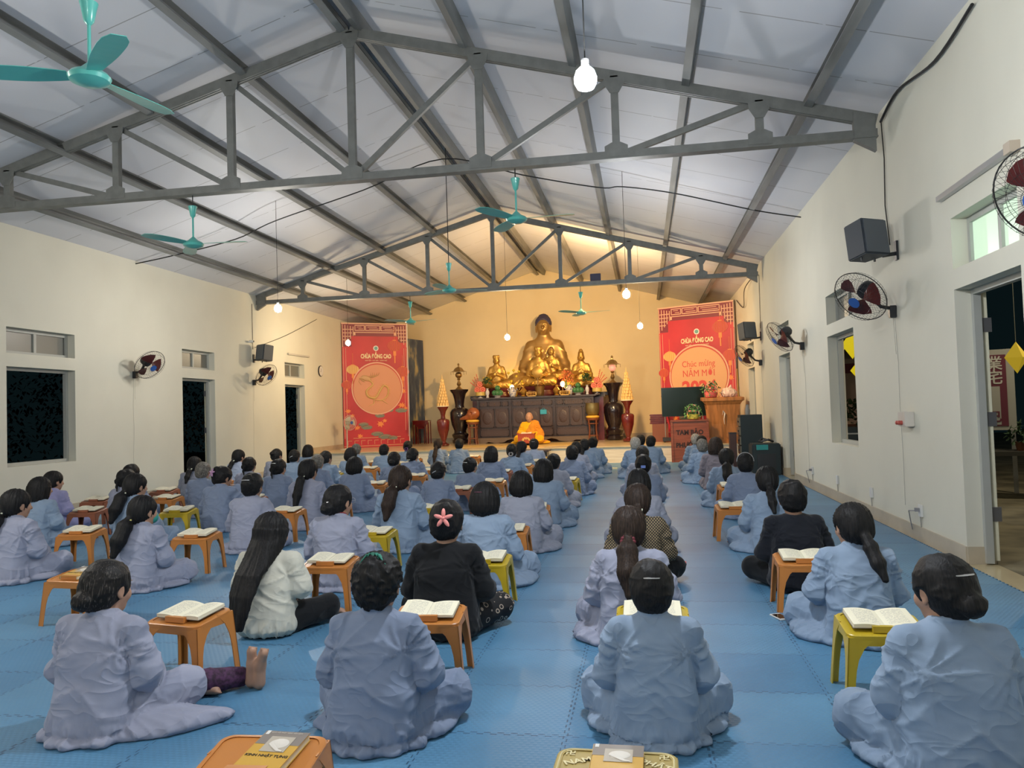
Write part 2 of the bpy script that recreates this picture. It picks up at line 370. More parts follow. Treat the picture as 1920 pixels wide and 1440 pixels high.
def truss(y, label):
    r = empty('roof_truss', (XM, y, 0), 0, label, 'roof truss', 'steel roof trusses')
    zb = 4.26; sp_ = 1.565; za = 6.03; hs = 5.9
    zt = lambda x: za-abs(x)*(za-4.40)/hs
    for s in (-1, 1):
        b = MB(); b.beam((0,0,za), (s*hs,0,zt(hs)), .13, .012, (0,1,0)); b.beam((0,.045,za), (s*hs,.045,zt(hs)), .012, .13)
        b.beam((0,-.0,za+.0), (s*hs,0,zt(hs)), .07, .12)
        b.build('top_chord', m_steel, r)
    b = MB(); b.beam((-hs,0,zb), (hs,0,zb), .08, .09); b.beam((-hs,-.0,zb-.045), (hs,-.0,zb-.045), .13, .012); b.build('bottom_chord', m_steel, r)
    for k in range(-3, 4):
        x = k*sp_; MB().beam((x,0,zb), (x,0,zt(x)), .085, .07, (0,1,0)).build('post', m_steel, r)
    for s in (-1, 1):
        for k in range(0, 3):
            # diagonals fall from the upper node towards the ridge-side lower node
            x0 = s*(k)*sp_; x1 = s*(k+1)*sp_
            MB().beam((x0, .02, zb), (x1, .02, zt(x1)), .065, .05, (0,1,0)).build('diagonal', m_steel, r)
        # gussets
        for k in range(0, 4):
            x = s*k*sp_
            if k == 0 and s < 0: continue
            g = MB(); t = zt(x)
            g.prism([(x-.13,zb-.02),(x+.13,zb-.02),(x+.13,zb+.1),(x+.05,zb+.14),(x-.05,zb+.14),(x-.13,zb+.1)], -.045, -.037); g.build('gusset_plate', m_steel, r); g = MB()
            g.prism([(x-.12,t-.02),(x+.12,t-.02),(x+.11,t-.10),(x+.05,t-.20),(x-.05,t-.20),(x-.11,t-.10)], -.045, -.037)
            g.build('gusset_plate', m_steel, r)
        e = s*(hs-.02); g = MB()
        g.prism([(e,zt(hs)+.05),(e-s*.22,zt(hs)+.1),(e-s*.22,zb-.07),(e,zb-.2)], -.05, .02)
        g.build('bearing_plate', m_steel, r)
    # purlin cleats
    for x, d in purl:
        g = MB(); xx = x-XM; z = zt(xx)+.04
        g.prism([(xx-.03,z),(xx+.05*(1 if xx < 0 else -1),z),(xx,z+.1)], -.05, .05); g.build('purlin_cleat', m_steel, r)
    return r
truss(8.85, 'grey steel roof truss nearest the camera spanning the whole hall')
truss(17.75, 'grey steel roof truss further back, just in front of the altar stage')
# ------------------------------------------------------------------ distance fields -> one continuous mesh
def _surfnets(D, lo, h):
    S = D < 0
    nx, ny, nz = D.shape
    acc = np.zeros((nx-1, ny-1, nz-1, 3), np.float32); cnt = np.zeros((nx-1, ny-1, nz-1), np.float32)
    sl = lambda o, n: slice(o, n-1+o)
    cs = [(i, j, k) for i in (0,1) for j in (0,1) for k in (0,1)]
    V = {c: D[sl(c[0],nx), sl(c[1],ny), sl(c[2],nz)] for c in cs}
    for a in range(3):
        for c in cs:
            if c[a]: continue
            c2 = list(c); c2[a] = 1; c2 = tuple(c2)
            va, vb = V[c], V[c2]; x = (va < 0) != (vb < 0)
            t = np.where(x, va/np.where(x, va-vb, 1), 0)
            cnt += x
            for q in range(3):
                acc[..., q] += np.where(x, (t if q == a else c[q]), 0)
    act = cnt > 0; idx = -np.ones(act.shape, np.int64); n = int(act.sum()); idx[act] = np.arange(n)
    pos = acc[act]/cnt[act][:, None]+np.argwhere(act)
    pos = pos*h+np.array(lo)
    F = []
    for a in range(3):
        b, c = [(1,2),(2,0),(0,1)][a]
        A = [slice(None)]*3; Bq = [slice(None)]*3
        A[a] = slice(0, -1); Bq[a] = slice(1, None)
        x = S[tuple(A)] != S[tuple(Bq)]
        ii = np.argwhere(x); ok = (ii[:, b] > 0) & (ii[:, c] > 0) & (ii[:, b] < D.shape[b]-1) & (ii[:, c] < D.shape[c]-1)
        ii = ii[ok]; ins = S[ii[:,0], ii[:,1], ii[:,2]]
        eb = np.zeros(3, int); eb[b] = 1; ec = np.zeros(3, int); ec[c] = 1
        g = lambda o: idx[(ii-o)[:,0], (ii-o)[:,1], (ii-o)[:,2]]
        q = np.stack([g(eb+ec), g(ec), g(0*eb), g(eb)], 1)
        q[~ins] = q[~ins][:, ::-1]
        F.append(q)
    F = np.concatenate(F)
    return pos, F[(F >= 0).all(1)]

_rng = np.random.RandomState(7); _LAT = _rng.rand(32, 32, 32).astype(np.float32)
def vnoise(P):
    P = np.asarray(P, np.float64); i = np.floor(P).astype(int); f = P-i; f = f*f*(3-2*f); i &= 31; j = (i+1) & 31
    def L_(a, b, c): return _LAT[a[:,0] if a is not None else 0, b, c]
    x0, y0, z0 = i.T; x1, y1, z1 = j.T; fx, fy, fz = f.T
    c = lambda a, b, d: _LAT[a, b, d]
    return ((c(x0,y0,z0)*(1-fx)+c(x1,y0,z0)*fx)*(1-fy)+(c(x0,y1,z0)*(1-fx)+c(x1,y1,z0)*fx)*fy)*(1-fz)+((c(x0,y0,z1)*(1-fx)+c(x1,y0,z1)*fx)*(1-fy)+(c(x0,y1,z1)*(1-fx)+c(x1,y1,z1)*fx)*fy)*fz
def ridge(n): return (1-np.abs(2*n-1))**4

class SDF:
    def __init__(s, lo, hi, h):
        s.lo = np.array(lo, float); s.h = h; s.n = [int((b-a)/h)+2 for a, b in zip(lo, hi)]
        s.ax = [(s.lo[i]+np.arange(s.n[i])*h).astype(np.float32) for i in range(3)]
        s.D = np.full(s.n, .15, np.float32)
    def _sub(s, lo, hi, m):
        r = []
        for i in range(3):
            a = max(0, int((lo[i]-m-s.lo[i])/s.h)); b = min(s.n[i], int((hi[i]+m-s.lo[i])/s.h)+2); r.append(slice(a, max(b, a+1)))
        return tuple(r), np.meshgrid(*[s.ax[i][r[i]] for i in range(3)], indexing='ij')
    def _mix(s, sl, d, k, op):
        A = s.D[sl]
        if op == 'sub':
            d = -d; h = np.maximum(k-np.abs(A-d), 0)/k; s.D[sl] = np.maximum(A, d)+h*h*k/4
        else:
            h = np.maximum(k-np.abs(A-d), 0)/k; s.D[sl] = np.minimum(A, d)-h*h*k/4
    def ell(s, c, r, k=.02, R=None, op='add'):
        m = max(r); lo = [c[i]-m for i in range(3)]; hi = [c[i]+m for i in range(3)]
        if R is None: lo = [c[i]-r[i] for i in range(3)]; hi = [c[i]+r[i] for i in range(3)]
        sl, (X, Y, Z) = s._sub(lo, hi, k+.01)
        x, y, z = X-c[0], Y-c[1], Z-c[2]
        if R is not None:
            R = np.array(R); x, y, z = (R[0,0]*x+R[1,0]*y+R[2,0]*z, R[0,1]*x+R[1,1]*y+R[2,1]*z, R[0,2]*x+R[1,2]*y+R[2,2]*z)
        k0 = np.sqrt((x/r[0])**2+(y/r[1])**2+(z/r[2])**2); k1 = np.sqrt((x/r[0]**2)**2+(y/r[1]**2)**2+(z/r[2]**2)**2)+1e-6
        s._mix(sl, k0*(k0-1)/k1, k, op); return s
    def cap(s, a, b, ra, rb=None, k=.02, op='add'):
        rb = ra if rb is None else rb; a = np.array(a, float); b = np.array(b, float); m = max(ra, rb)
        sl, (X, Y, Z) = s._sub(np.minimum(a, b)-m, np.maximum(a, b)+m, k+.01)
        d = b-a; L2 = max(float(d@d), 1e-9)
        t = np.clip(((X-a[0])*d[0]+(Y-a[1])*d[1]+(Z-a[2])*d[2])/L2, 0, 1)
        dist = np.sqrt((X-a[0]-d[0]*t)**2+(Y-a[1]-d[1]*t)**2+(Z-a[2]-d[2]*t)**2)-(ra+(rb-ra)*t)
        s._mix(sl, dist, k, op); return s
    def chain(s, pts, rs, k=.02):
        for i in range(len(pts)-1): s.cap(pts[i], pts[i+1], rs[i], rs[i+1], k)
        return s
    def loft(s, T, k=.03, n=2.4, x0=0):
        """T rows: z, half width, half depth, y centre"""
        T = np.array(T, float); zs = T[:,0]
        sl, (X, Y, Z) = s._sub([x0-T[:,1].max(), (T[:,3]-T[:,2]).min(), zs[0]], [x0+T[:,1].max(), (T[:,3]+T[:,2]).max(), zs[-1]], k+.02)
        a = np.interp(Z, zs, T[:,1]); b_ = np.interp(Z, zs, T[:,2]); c = np.interp(Z, zs, T[:,3])
        q = (np.abs((X-x0)/a)**n+np.abs((Y-c)/b_)**n)**(1/n)
        d = (q-1)*np.minimum(a, b_)
        d = np.maximum(d, np.maximum(zs[0]-Z, Z-zs[-1]))
        s._mix(sl, d.astype(np.float32), k, 'add'); return s
    def floor(s, z=0.0):
        Z = s.ax[2][None, None, :]; s.D = np.maximum(s.D, (z-Z)); return s
    def mesh(s, name, m, disp=None, smooth_it=1):
        s.D[0] = s.D[-1] = .1; s.D[:,0] = s.D[:,-1] = .1; s.D[:,:,0] = s.D[:,:,-1] = .1
        P, F = _surfnets(s.D, s.lo, s.h)
        if disp is not None:
            g = np.gradient(s.D, s.h); ii = np.clip(((P-s.lo)/s.h).round().astype(int), 0, np.array(s.n)-1)
            Nn = np.stack([q[ii[:,0], ii[:,1], ii[:,2]] for q in g], 1); Nn /= np.linalg.norm(Nn, axis=1, keepdims=True)+1e-9
            P = P+Nn*disp(P, Nn)[:, None]
        me = bpy.data.meshes.new(name); me.vertices.add(len(P)); me.vertices.foreach_set('co', P.astype(np.float32).ravel())
        me.loops.add(F.size); me.loops.foreach_set('vertex_index', F.astype(np.int32).ravel())
        me.polygons.add(len(F)); me.polygons.foreach_set('loop_start', np.arange(0, F.size, 4, dtype=np.int32)); me.polygons.foreach_set('loop_total', np.full(len(F), 4, np.int32))
        me.polygons.foreach_set('use_smooth', np.ones(len(F), bool))
        me.update(calc_edges=True); me.validate(); me.materials.append(m)
        return me

# ------------------------------------------------------------------ people
m_skin = mat('skin', (.42,.24,.16), .55, var=.08, vscale=9)
def hairmat(name, c, c2, lo=.42):
    m, N, L, B = node_mat(name, .55)
    tc = N.new('ShaderNodeTexCoord'); mp = N.new('ShaderNodeMapping'); mp.inputs['Scale'].default_value = (90, 90, 9); L.new(tc.outputs['Object'], mp.inputs[0])
    n = N.new('ShaderNodeTexNoise'); n.inputs['Scale'].default_value = 2; n.inputs['Detail'].default_value = 3; L.new(mp.outputs[0], n.inputs['Vector'])
    mx = N.new('ShaderNodeMix'); mx.data_type = 'RGBA'; mx.inputs[6].default_value = (*c, 1); mx.inputs[7].default_value = (*c2, 1)
    rp = N.new('ShaderNodeMapRange'); rp.inputs[1].default_value = lo; rp.inputs[2].default_value = lo+.22; L.new(n.outputs[0], rp.inputs[0]); L.new(rp.outputs[0], mx.inputs[0]); L.new(mx.outputs[2], B.inputs['Base Color'])
    bp = N.new('ShaderNodeBump'); bp.inputs['Strength'].default_value = .5; bp.inputs['Distance'].default_value = .004; L.new(n.outputs[0], bp.inputs['Height']); L.new(bp.outputs[0], B.inputs['Normal'])
    B.inputs['Specular IOR Level'].default_value = .22
    return m
HAIR = {'black': hairmat('black_hair', (.006,.006,.007), (.016,.015,.015)), 'brown': hairmat('dark_brown_hair', (.016,.010,.008), (.045,.028,.02)),
        'salt': hairmat('greying_hair', (.010,.009,.009), (.13,.115,.10), .56), 'grey': hairmat('grey_hair', (.07,.066,.06), (.26,.24,.21)), 'white': hairmat('white_grey_hair', (.22,.2,.17), (.5,.47,.42))}
def cloth(name, c, rough=.85, b=.25, wr=1.0):
    m = mat(name, c, rough, var=.07, vscale=5, sheen=.12, spec=.2); N = m.node_tree.nodes; L = m.node_tree.links; B = N['Principled BSDF']
    tc = N.new('ShaderNodeTexCoord'); mp = N.new('ShaderNodeMapping'); mp.inputs['Scale'].default_value = (1, 1, 1.9); mp.inputs['Rotation'].default_value = (0, .25, 0); L.new(tc.outputs['Object'], mp.inputs[0])
    n = N.new('ShaderNodeTexNoise'); n.inputs['Scale'].default_value = 5; n.inputs['Detail'].default_value = 1.5; n.inputs['Distortion'].default_value = .6; L.new(mp.outputs[0], n.inputs['Vector'])
    rdg = math_n(N, L, 'POWER', math_n(N, L, 'SUBTRACT', 1, math_n(N, L, 'ABSOLUTE', math_n(N, L, 'SUBTRACT', math_n(N, L, 'MULTIPLY', n.outputs[0], 2), 1))), 7)
    n2 = N.new('ShaderNodeTexNoise'); n2.inputs['Scale'].default_value = 300; L.new(tc.outputs['Object'], n2.inputs['Vector'])
    bp = N.new('ShaderNodeBump'); bp.inputs['Strength'].default_value = .28*wr; bp.inputs['Distance'].default_value = .02; L.new(rdg, bp.inputs['Height'])
    b2 = N.new('ShaderNodeBump'); b2.inputs['Strength'].default_value = .25; b2.inputs['Distance'].default_value = .001; L.new(n2.outputs[0], b2.inputs['Height']); L.new(bp.outputs[0], b2.inputs['Normal']); L.new(b2.outputs[0], B.inputs['Normal'])
    return m
ROBE = {'blue': cloth('pale_blue_robe', (.235,.315,.435)), 'lilac': cloth('lilac_grey_robe', (.30,.32,.42)), 'slate': cloth('slate_blue_robe', (.205,.255,.37)),
        'grey': cloth('light_grey_blue_robe', (.295,.315,.395)), 'violet': cloth('violet_robe', (.28,.28,.48)), 'pale': cloth('very_pale_blue_robe', (.37,.43,.57)), 'brown': cloth('grey_brown_robe', (.20,.175,.20)),
        'white': cloth('cream_white_cotton', (.60,.59,.51), wr=.5), 'black': cloth('black_cotton', (.007,.008,.010), wr=.5), 'navy': cloth('black_knit', (.008,.010,.016))}
# brown shirt with small diamond pattern
mp_, N, L, B = node_mat('brown_diamond_print', .8)
tc = N.new('ShaderNodeTexCoord'); sp = N.new('ShaderNodeSeparateXYZ'); L.new(tc.outputs['Object'], sp.inputs[0])
pa = math_n(N, L, 'MULTIPLY', math_n(N, L, 'ADD', sp.outputs[0], sp.outputs[2]), 45); pb = math_n(N, L, 'MULTIPLY', math_n(N, L, 'SUBTRACT', sp.outputs[0], sp.outputs[2]), 45)
fa = math_n(N, L, 'ABSOLUTE', math_n(N, L, 'SUBTRACT', math_n(N, L, 'FRACT', pa), .5)); fb = math_n(N, L, 'ABSOLUTE', math_n(N, L, 'SUBTRACT', math_n(N, L, 'FRACT', pb), .5))
dm = math_n(N, L, 'LESS_THAN', math_n(N, L, 'MAXIMUM', fa, fb), .3)
mx = N.new('ShaderNodeMix'); mx.data_type = 'RGBA'; mx.inputs[6].default_value = (.02,.016,.013,1); mx.inputs[7].default_value = (.32,.24,.13,1); L.new(dm, mx.inputs[0]); L.new(mx.outputs[2], B.inputs['Base Color'])
ROBE['print'] = mp_
# black trousers with cream floral dots
mf_, N, L, B = node_mat('black_floral_trousers', .8)
tc = N.new('ShaderNodeTexCoord'); vo = N.new('ShaderNodeTexVoronoi'); vo.inputs['Scale'].default_value = 22; L.new(tc.outputs['Object'], vo.inputs['Vector'])
r1 = math_n(N, L, 'ABSOLUTE', math_n(N, L, 'SUBTRACT', vo.outputs['Distance'], .33)); dm = math_n(N, L, 'LESS_THAN', r1, .05)
mx = N.new('ShaderNodeMix'); mx.data_type = 'RGBA'; mx.inputs[6].default_value = (.007,.007,.009,1); mx.inputs[7].default_value = (.42,.34,.27,1); L.new(dm, mx.inputs[0]); L.new(mx.outputs[2], B.inputs['Base Color'])
ROBE['floral'] = mf_

def skel(lean=0.0, elbow=(.215,.03,.27), wrist=(.07,.26,.19), knees=((.275,.24,.115),(-.275,.24,.115)), feet=((-.10,.30,.045),(.10,.33,.05)), hyaw=0, hpitch=10, hroll=0, armR=None, sh=.478, hy=0.0):
    """local frame: faces +y, pelvis above the origin; lean shifts the upper body forward"""
    K = {}
    fy = lambda z: lean*max(0, (z-.12)/.5)
    K['fy'] = fy; K['sh'] = [(s*.15, .005+fy(sh), sh) for s in (1, -1)]
    K['el'] = [(s*elbow[0], elbow[1]+fy(.3), elbow[2]) for s in (1, -1)]; K['wr'] = [(s*wrist[0], wrist[1], wrist[2]) for s in (1, -1)]
    if armR: K['el'][0], K['wr'][0] = armR
    K['kn'] = knees; K['ft'] = feet
    K['neck'] = (0, .02+fy(.55), .545); hc = (hy*.3, .055+fy(.68)+max(0, lean)*.25, .655-abs(lean)*.25); K['hc'] = hc
    K['HR'] = np.array(Matrix.Rotation(math.radians(-hyaw), 3, 'Z') @ Matrix.Rotation(math.radians(hroll), 3, 'Y') @ Matrix.Rotation(math.radians(-hpitch), 3, 'X'))
    return K
HS = 1.11
def hp(K, p): return tuple(K['HR'] @ (np.array(p)*HS)+np.array(K['hc']))
class _Big:
    def __init__(s, S): s.S = S
    def ell(s, c, r, *a): return s.S.ell(c, tuple(q*HS for q in r), *a)
    def cap(s, a, b, ra, rb=None, *k): return s.S.cap(a, b, ra*HS, None if rb is None else rb*HS, *k)
def add_head(S, K, face=True):
    R = K['HR']; S = _Big(S)
    S.ell(hp(K,(0,-.008,.018)), (.076,.092,.094), .02, R); S.ell(hp(K,(0,.03,-.03)), (.060,.062,.078), .03, R)
    S.ell(hp(K,(0,.052,-.078)), (.032,.030,.026), .03, R)
    S.cap(hp(K,(0,-.02,-.05)), K['neck'], .045, .052, .03)
    S.cap(K['neck'], (K['neck'][0], K['neck'][1]-.008, .47), .047, .048, .02)
    if face:
        S.cap(hp(K,(0,.088,.012)), hp(K,(0,.108,-.022)), .009, .014, .012)
        S.ell(hp(K,(0,.088,-.052)), (.024,.012,.006), .008, R); S.ell(hp(K,(0,.087,-.062)), (.019,.011,.006), .006, R)
        for q in (1, -1):
            S.ell(hp(K,(q*.03,.094,.012)), (.018,.012,.011), .012, R, 'sub'); S.ell(hp(K,(q*.03,.081,.011)), (.013,.010,.010), .004, R)
            S.cap(hp(K,(q*.014,.093,.032)), hp(K,(q*.046,.082,.034)), .006, .004, .008)
            S.ell(hp(K,(q*.04,.064,-.025)), (.02,.02,.022), .02, R)
            S.ell(hp(K,(q*.079,-.002,-.005)), (.008,.020,.031), .008, R); S.ell(hp(K,(q*.087,.003,-.003)), (.005,.011,.018), .005, R, 'sub')
            S.ell(hp(K,(q*.078,.004,-.033)), (.007,.009,.009), .005, R)
def add_hand(S, w, d, side, up=(0,0,1), curl=.5):
    """w wrist, d pointing direction; five separate fingers of unequal length"""
    w = Vector(w); d = Vector(d).normalized(); n = Vector(up); n = (n-d*n.dot(d)).normalized(); a = d.cross(n)*side
    pc = w+d*.045
    R = np.array([[a.x,d.x,n.x],[a.y,d.y,n.y],[a.z,d.z,n.z]])
    S.cap(w-d*.03, w+d*.01, .024, .023, .015); S.ell(pc, (.038,.046,.017), .012, R)
    for i, ln in enumerate((.066,.075,.070,.055)):
        b0 = w+d*.082+a*(-.028+i*.0185); b1 = b0+d*ln*.42-n*ln*.12*curl; b2 = b1+(d*(1-curl*.5)-n*curl).normalized()*ln*.32; b3 = b2+(d*(1-curl)-n*curl*1.4).normalized()*ln*.26
        S.chain([b0-d*.012, b1, b2, b3], [.0092,.0088,.008,.0068], .004)
    t0 = w+d*.025-a*.028; t1 = t0+d*.028-a*.022-n*.006; t2 = t1+d*.028-a*.004-n*.006
    S.chain([t0, t1, t2], [.012,.0105,.0085], .006)
def body_mesh(name, K, h=.0075, hands=True):
    S = SDF((-.42,-.26,-.01), (.42,.62,.82), h); fy = K['fy']
    S.loft([(.02,.15,.11,-.02),(.1,.155,.12,-.03),(.2,.125,.095,-.02+fy(.2)),(.32,.12,.085,-.01+fy(.32)),(.44,.125,.085,.005+fy(.44)),(.475,.10,.06,.012+fy(.48)),(.50,.05,.045,.012+fy(.5))], .03)
    add_head(S, K)
    for i in (0, 1):
        S.cap(K['sh'][i], K['el'][i], .042, .036, .03); S.cap(K['el'][i], K['wr'][i], .035, .024, .015)
        hipx = .09*(1 if i == 0 else -1)
        S.cap((hipx, 0, .09), K['kn'][i], .075, .055, .03); S.cap(K['kn'][i], K['ft'][i], .05, .032, .02)
        f = Vector(K['ft'][i]); kd = (f-Vector(K['kn'][i])); kd.z = 0; kd = kd.normalized() if kd.length > 0 else Vector((0,1,0))
        toe = f+kd*.10; toe.z = .028
        S.cap(f, toe, .032, .022, .02); S.cap(f, f-kd*.02-Vector((0,0,.01)), .034, .03, .02)
        sd = kd.cross(Vector((0,0,1)))
        for t in range(5): S.cap(toe+sd*(.02-t*.01), toe+kd*(.03-.004*t)+sd*(.022-t*.011)-Vector((0,0,.008)), .009 if t == 0 else .0065, .007 if t == 0 else .0055, .005)
        if hands:
            wv = Vector(K['wr'][i]); ev = Vector(K['el'][i]); add_hand(S, wv, (wv-ev).normalized()*.6+Vector((-.5 if i == 0 else .5, .2, -.1)), 1 if i == 0 else -1, curl=.5)
    S.floor(0.002)
    return S.mesh(name, m_skin)
def fold_fn(seed, K, amp=1.0, tidy=False):
    def f(P, Nn):
        o = seed*7.31; x, y, z = P.T
        low = vnoise(P*4+o)
        # sagging cross folds on the back and waist
        w1 = np.exp(-((z-.24)/.13)**2)*(low**1.2)*1.6
        d = .021*w1*ridge(vnoise(np.stack([x*3.2+o, y*3, z*13+np.abs(x)*9+low*2.5], 1)))
        # pulls that fan out from the armpits
        for s in (1, -1):
            ax, ay, az = s*.15, -.04, .40; r = np.sqrt((x-ax)**2+(y-ay)**2+(z-az)**2); th = np.arctan2(z-az, (ax-x)*s+1e-5)
            d += .018*np.exp(-(r/.16)**2)*ridge(vnoise(np.stack([th*2.6+o+s, r*5, r*0+s*3+seed], 1)))
        # sleeves
        arm = np.clip((np.abs(x)-.17)/.04, 0, 1)*np.clip((z-.12)/.05, 0, 1)
        d += .017*arm*ridge(vnoise(np.stack([x*9+o, y*9, z*14-y*10], 1)))
        # skirt spread on the floor
        sk = np.clip((.15-z)/.08, 0, 1); th = np.arctan2(y, x); R_ = np.hypot(x, y)
        d += sk*(.020*ridge(vnoise(np.stack([th*4.5+o, z*9+o, R_*3], 1)))+.010*ridge(vnoise(np.stack([th*11+o, z*6, R_*6], 1))))
        d += .006*(vnoise(P*9+o+3)-.5)
        return d*amp*np.clip((.58-z)/.05, 0.1, 1)*np.clip(z/.02, .15, 1)
    return f
def robe_mesh(name, K, seed, m, h=.011, style='robe', fat=1.0, train=None):
    S = SDF((-.56,-.42,-.02), (.66,.72,.66), h); fy = K['fy']; q = fat
    if style == 'robe':
        S.loft([(-.01,.18*q,.15*q,-.03),(.06,.19*q,.16*q,-.04),(.16,.182*q,.148*q,-.035+fy(.16)),(.28,.17*q,.125*q,-.025+fy(.28)),(.38,.17*q,.12*q,-.015+fy(.38)),(.45,.162*q,.108,0+fy(.45)),(.50,.13,.09,.008+fy(.50)),(.54,.085,.07,.015+fy(.54)),(.556,.066,.064,.017+fy(.55)),(.565,.06,.06,.018+fy(.56))], .035, 2.7)
    else:
        S.loft([(.015,.15*q,.13*q,-.03),(.05,.185*q,.155*q,-.035),(.16,.18*q,.145*q,-.03+fy(.16)),(.28,.165*q,.12*q,-.025+fy(.28)),(.38,.165*q,.118*q,-.015+fy(.38)),(.45,.158*q,.105,0+fy(.45)),(.50,.118,.085,.008+fy(.50)),(.545,.066,.062,.014+fy(.545))], .035, 2.6)
    for i in (0, 1):
        s = 1 if i == 0 else -1; sh, el, wr = K['sh'][i], K['el'][i], K['wr'][i]
        wv = Vector(el).lerp(Vector(wr), .93 if style != 'tee' else .12)
        S.cap((s*.05, .01+fy(.5), .488), sh, .055, .058, .04)
        if style == 'tee': S.cap(sh, Vector(sh).lerp(Vector(el), .8), .062, .078, .03)
        else:
            S.cap(sh, el, .06, .064, .025); S.cap(el, wv, .064, .07 if style == 'robe' else .052, .03)
        if style == 'robe':
            # hanging sleeve end and cloth over thigh
            S.ell((wv.x*.9+s*.02, wv.y-.03, wv.z-.035), (.06,.075,.06), .04)
            kn = K['kn'][i]; ft = K['ft'][i]
            S.cap((s*.09, 0, .09), kn, .10, .085, .035); S.cap(kn, Vector(kn).lerp(Vector(ft), .85), .082, .06, .03)
            S.ell((kn[0]*.8, kn[1]*.55, .02), (.11,.15,.03), .04)
    if style == 'robe':
        rs = random.Random(seed)
        S.ell((0,-.04,.012), (.215*q,.185*q,.025), .03)
        for a in range(5):
            th = -PI*.05-PI*.9*(a+rs.random()*.6)/5; S.ell((.205*math.cos(th), -.04+.165*math.sin(th), .010), (.05,.04,.014), .02, np.array(rotz(th)))
        if train:
            for ti, (cx, cy, rx, ry, rot) in enumerate(train):
                S.ell((cx, cy, .012), (rx, ry, (.06,.042,.022)[min(ti,2)]), .04, np.array(rotz(rot)))
        nk = K['neck']  # stand collar
        for t in range(14):
            a0, a1 = 2*PI*t/14, 2*PI*(t+1)/14
            S.cap((.058*math.cos(a0), nk[1]-.008+.055*math.sin(a0), .562+.012*math.sin(a0)*-1), (.058*math.cos(a1), nk[1]-.008+.055*math.sin(a1), .562-.012*math.sin(a1)), .011, .011, .008)
    S.floor(0.0)
    return S.mesh(name, m, fold_fn(seed, K, 1.0 if style == 'robe' else .8))
def trouser_mesh(name, K, seed, m, h=.011):
    S = SDF((-.56,-.3,-.02), (.56,.6,.3), h)
    S.loft([(-.01,.15,.12,-.02),(.07,.165,.14,-.02),(.15,.14,.12,-.02)], .03)
    for i in (0, 1):
        s = 1 if i == 0 else -1; S.cap((s*.09,0,.09), K['kn'][i], .1, .08, .04); S.cap(K['kn'][i], Vector(K['kn'][i]).lerp(Vector(K['ft'][i]), .85), .078, .05, .03)
    S.floor(0.0)
    return S.mesh(name, m, lambda P, Nn: .008*ridge(vnoise(P*np.array([9,9,12])+seed)))
# hair, in the frame of the head centre
def hair_mesh(name, kind, m, h=.0055, seed=0):
    lo = {'long': -.62, 'ponylong': -.5, 'pony': -.36, 'ponybig': -.4}.get(kind, -.2)
    S = SDF((-.15,-.31,lo), (.15,.13,.16), h)
    S.ell((0,-.017,.03), (.089,.106,.101), .02)
    up = kind in ('bun','updo','claw','pony','ponylong','ponybig','short','curly','knot')
    if up: S.ell((0,-.055,-.03), (.074,.062,.072), .04)
    if kind in ('bun', 'knot'):
        z = -.045 if kind == 'bun' else .03; S.ell((0,-.118,z), (.046,.035,.042), .012)
        for i in range(3): S.ell((.012*math.cos(i*2.1), -.128, z+.012*math.sin(i*2.1)), (.03,.026,.028), .006)
    if kind in ('updo', 'claw'):
        S.ell((0,-.10,.03), (.055,.045,.07), .025); S.ell((.012,-.115,.075), (.03,.03,.03), .02)
        if kind == 'claw':
            S.ell((-.035,-.12,-.03), (.03,.025,.03), .02); S.chain([(-.02,-.125,-.03),(-.03,-.12,-.10),(-.01,-.125,-.15)], [.016,.012,.005], .01)
    if kind == 'curly': S.ell((0,-.03,.03), (.092,.105,.102), .02)
    if kind in ('pony', 'ponylong', 'ponybig'):
        zt = {'pony': -.27, 'ponylong': -.43, 'ponybig': -.33}[kind]; r = {'pony': .033, 'ponylong': .04, 'ponybig': .052}[kind]
        S.chain([(0,-.09,-.035),(0,-.122,-.06),(0,-.145,-.11),(.005,-.190,(-.11+zt)/2),(.008,-.222,zt)], [.03,.022,r,r*1.05,r*.45], .015)
    if kind in ('bob', 'bobshort'):
        zb = -.125 if kind == 'bob' else -.085
        S.ell((0,-.028,-.03), (.094,.098,.105), .03); S.loft([(zb,.088,.082,-.028),(zb+.05,.096,.098,-.025),(.02,.086,.1,-.018)], .02, 2.3)
    if kind == 'long':
        S.loft([(-.55,.03,.018,-.235),(-.46,.062,.022,-.232),(-.36,.08,.028,-.222),(-.24,.092,.042,-.178),(-.14,.098,.075,-.09),(-.04,.096,.095,-.03),(.02,.088,.1,-.02)], .02, 2.2)
        S.chain([(-.08,-.02,-.1),(-.10,.0,-.25),(-.09,.02,-.36)], [.03,.022,.006], .02)
    # face, ears and nape stay clear
    S.ell((0,.105,-.048), (.077,.08,.102), .012, None, 'sub')
    if kind in ('short','bun','updo','claw','pony','ponylong','ponybig','curly','knot'):
        for s in (1, -1): S.ell((s*.093,.012,-.03), (.03,.034,.048), .01, None, 'sub')
        S.ell((0,.02,-.12), (.09,.10,.055), .015, None, 'sub')
    def disp(P, Nn):
        x, y, z = P.T; th = np.arctan2(x, -y)
        if kind == 'curly': return .010*ridge(vnoise(P*38+seed))-.003
        if kind in ('long','bob','bobshort','ponylong','ponybig','pony'):
            return .006*ridge(vnoise(np.stack([th*9+seed, z*6, y*5], 1)))+.003*ridge(vnoise(np.stack([th*26+seed, z*7, y*8+x*40], 1)))-.002
        return .004*ridge(vnoise(np.stack([x*22+seed, y*14, z*30], 1)))+.003*ridge(vnoise(np.stack([x*60+seed, y*20, z*22], 1)))-.002
    return S.mesh(name, m, disp)
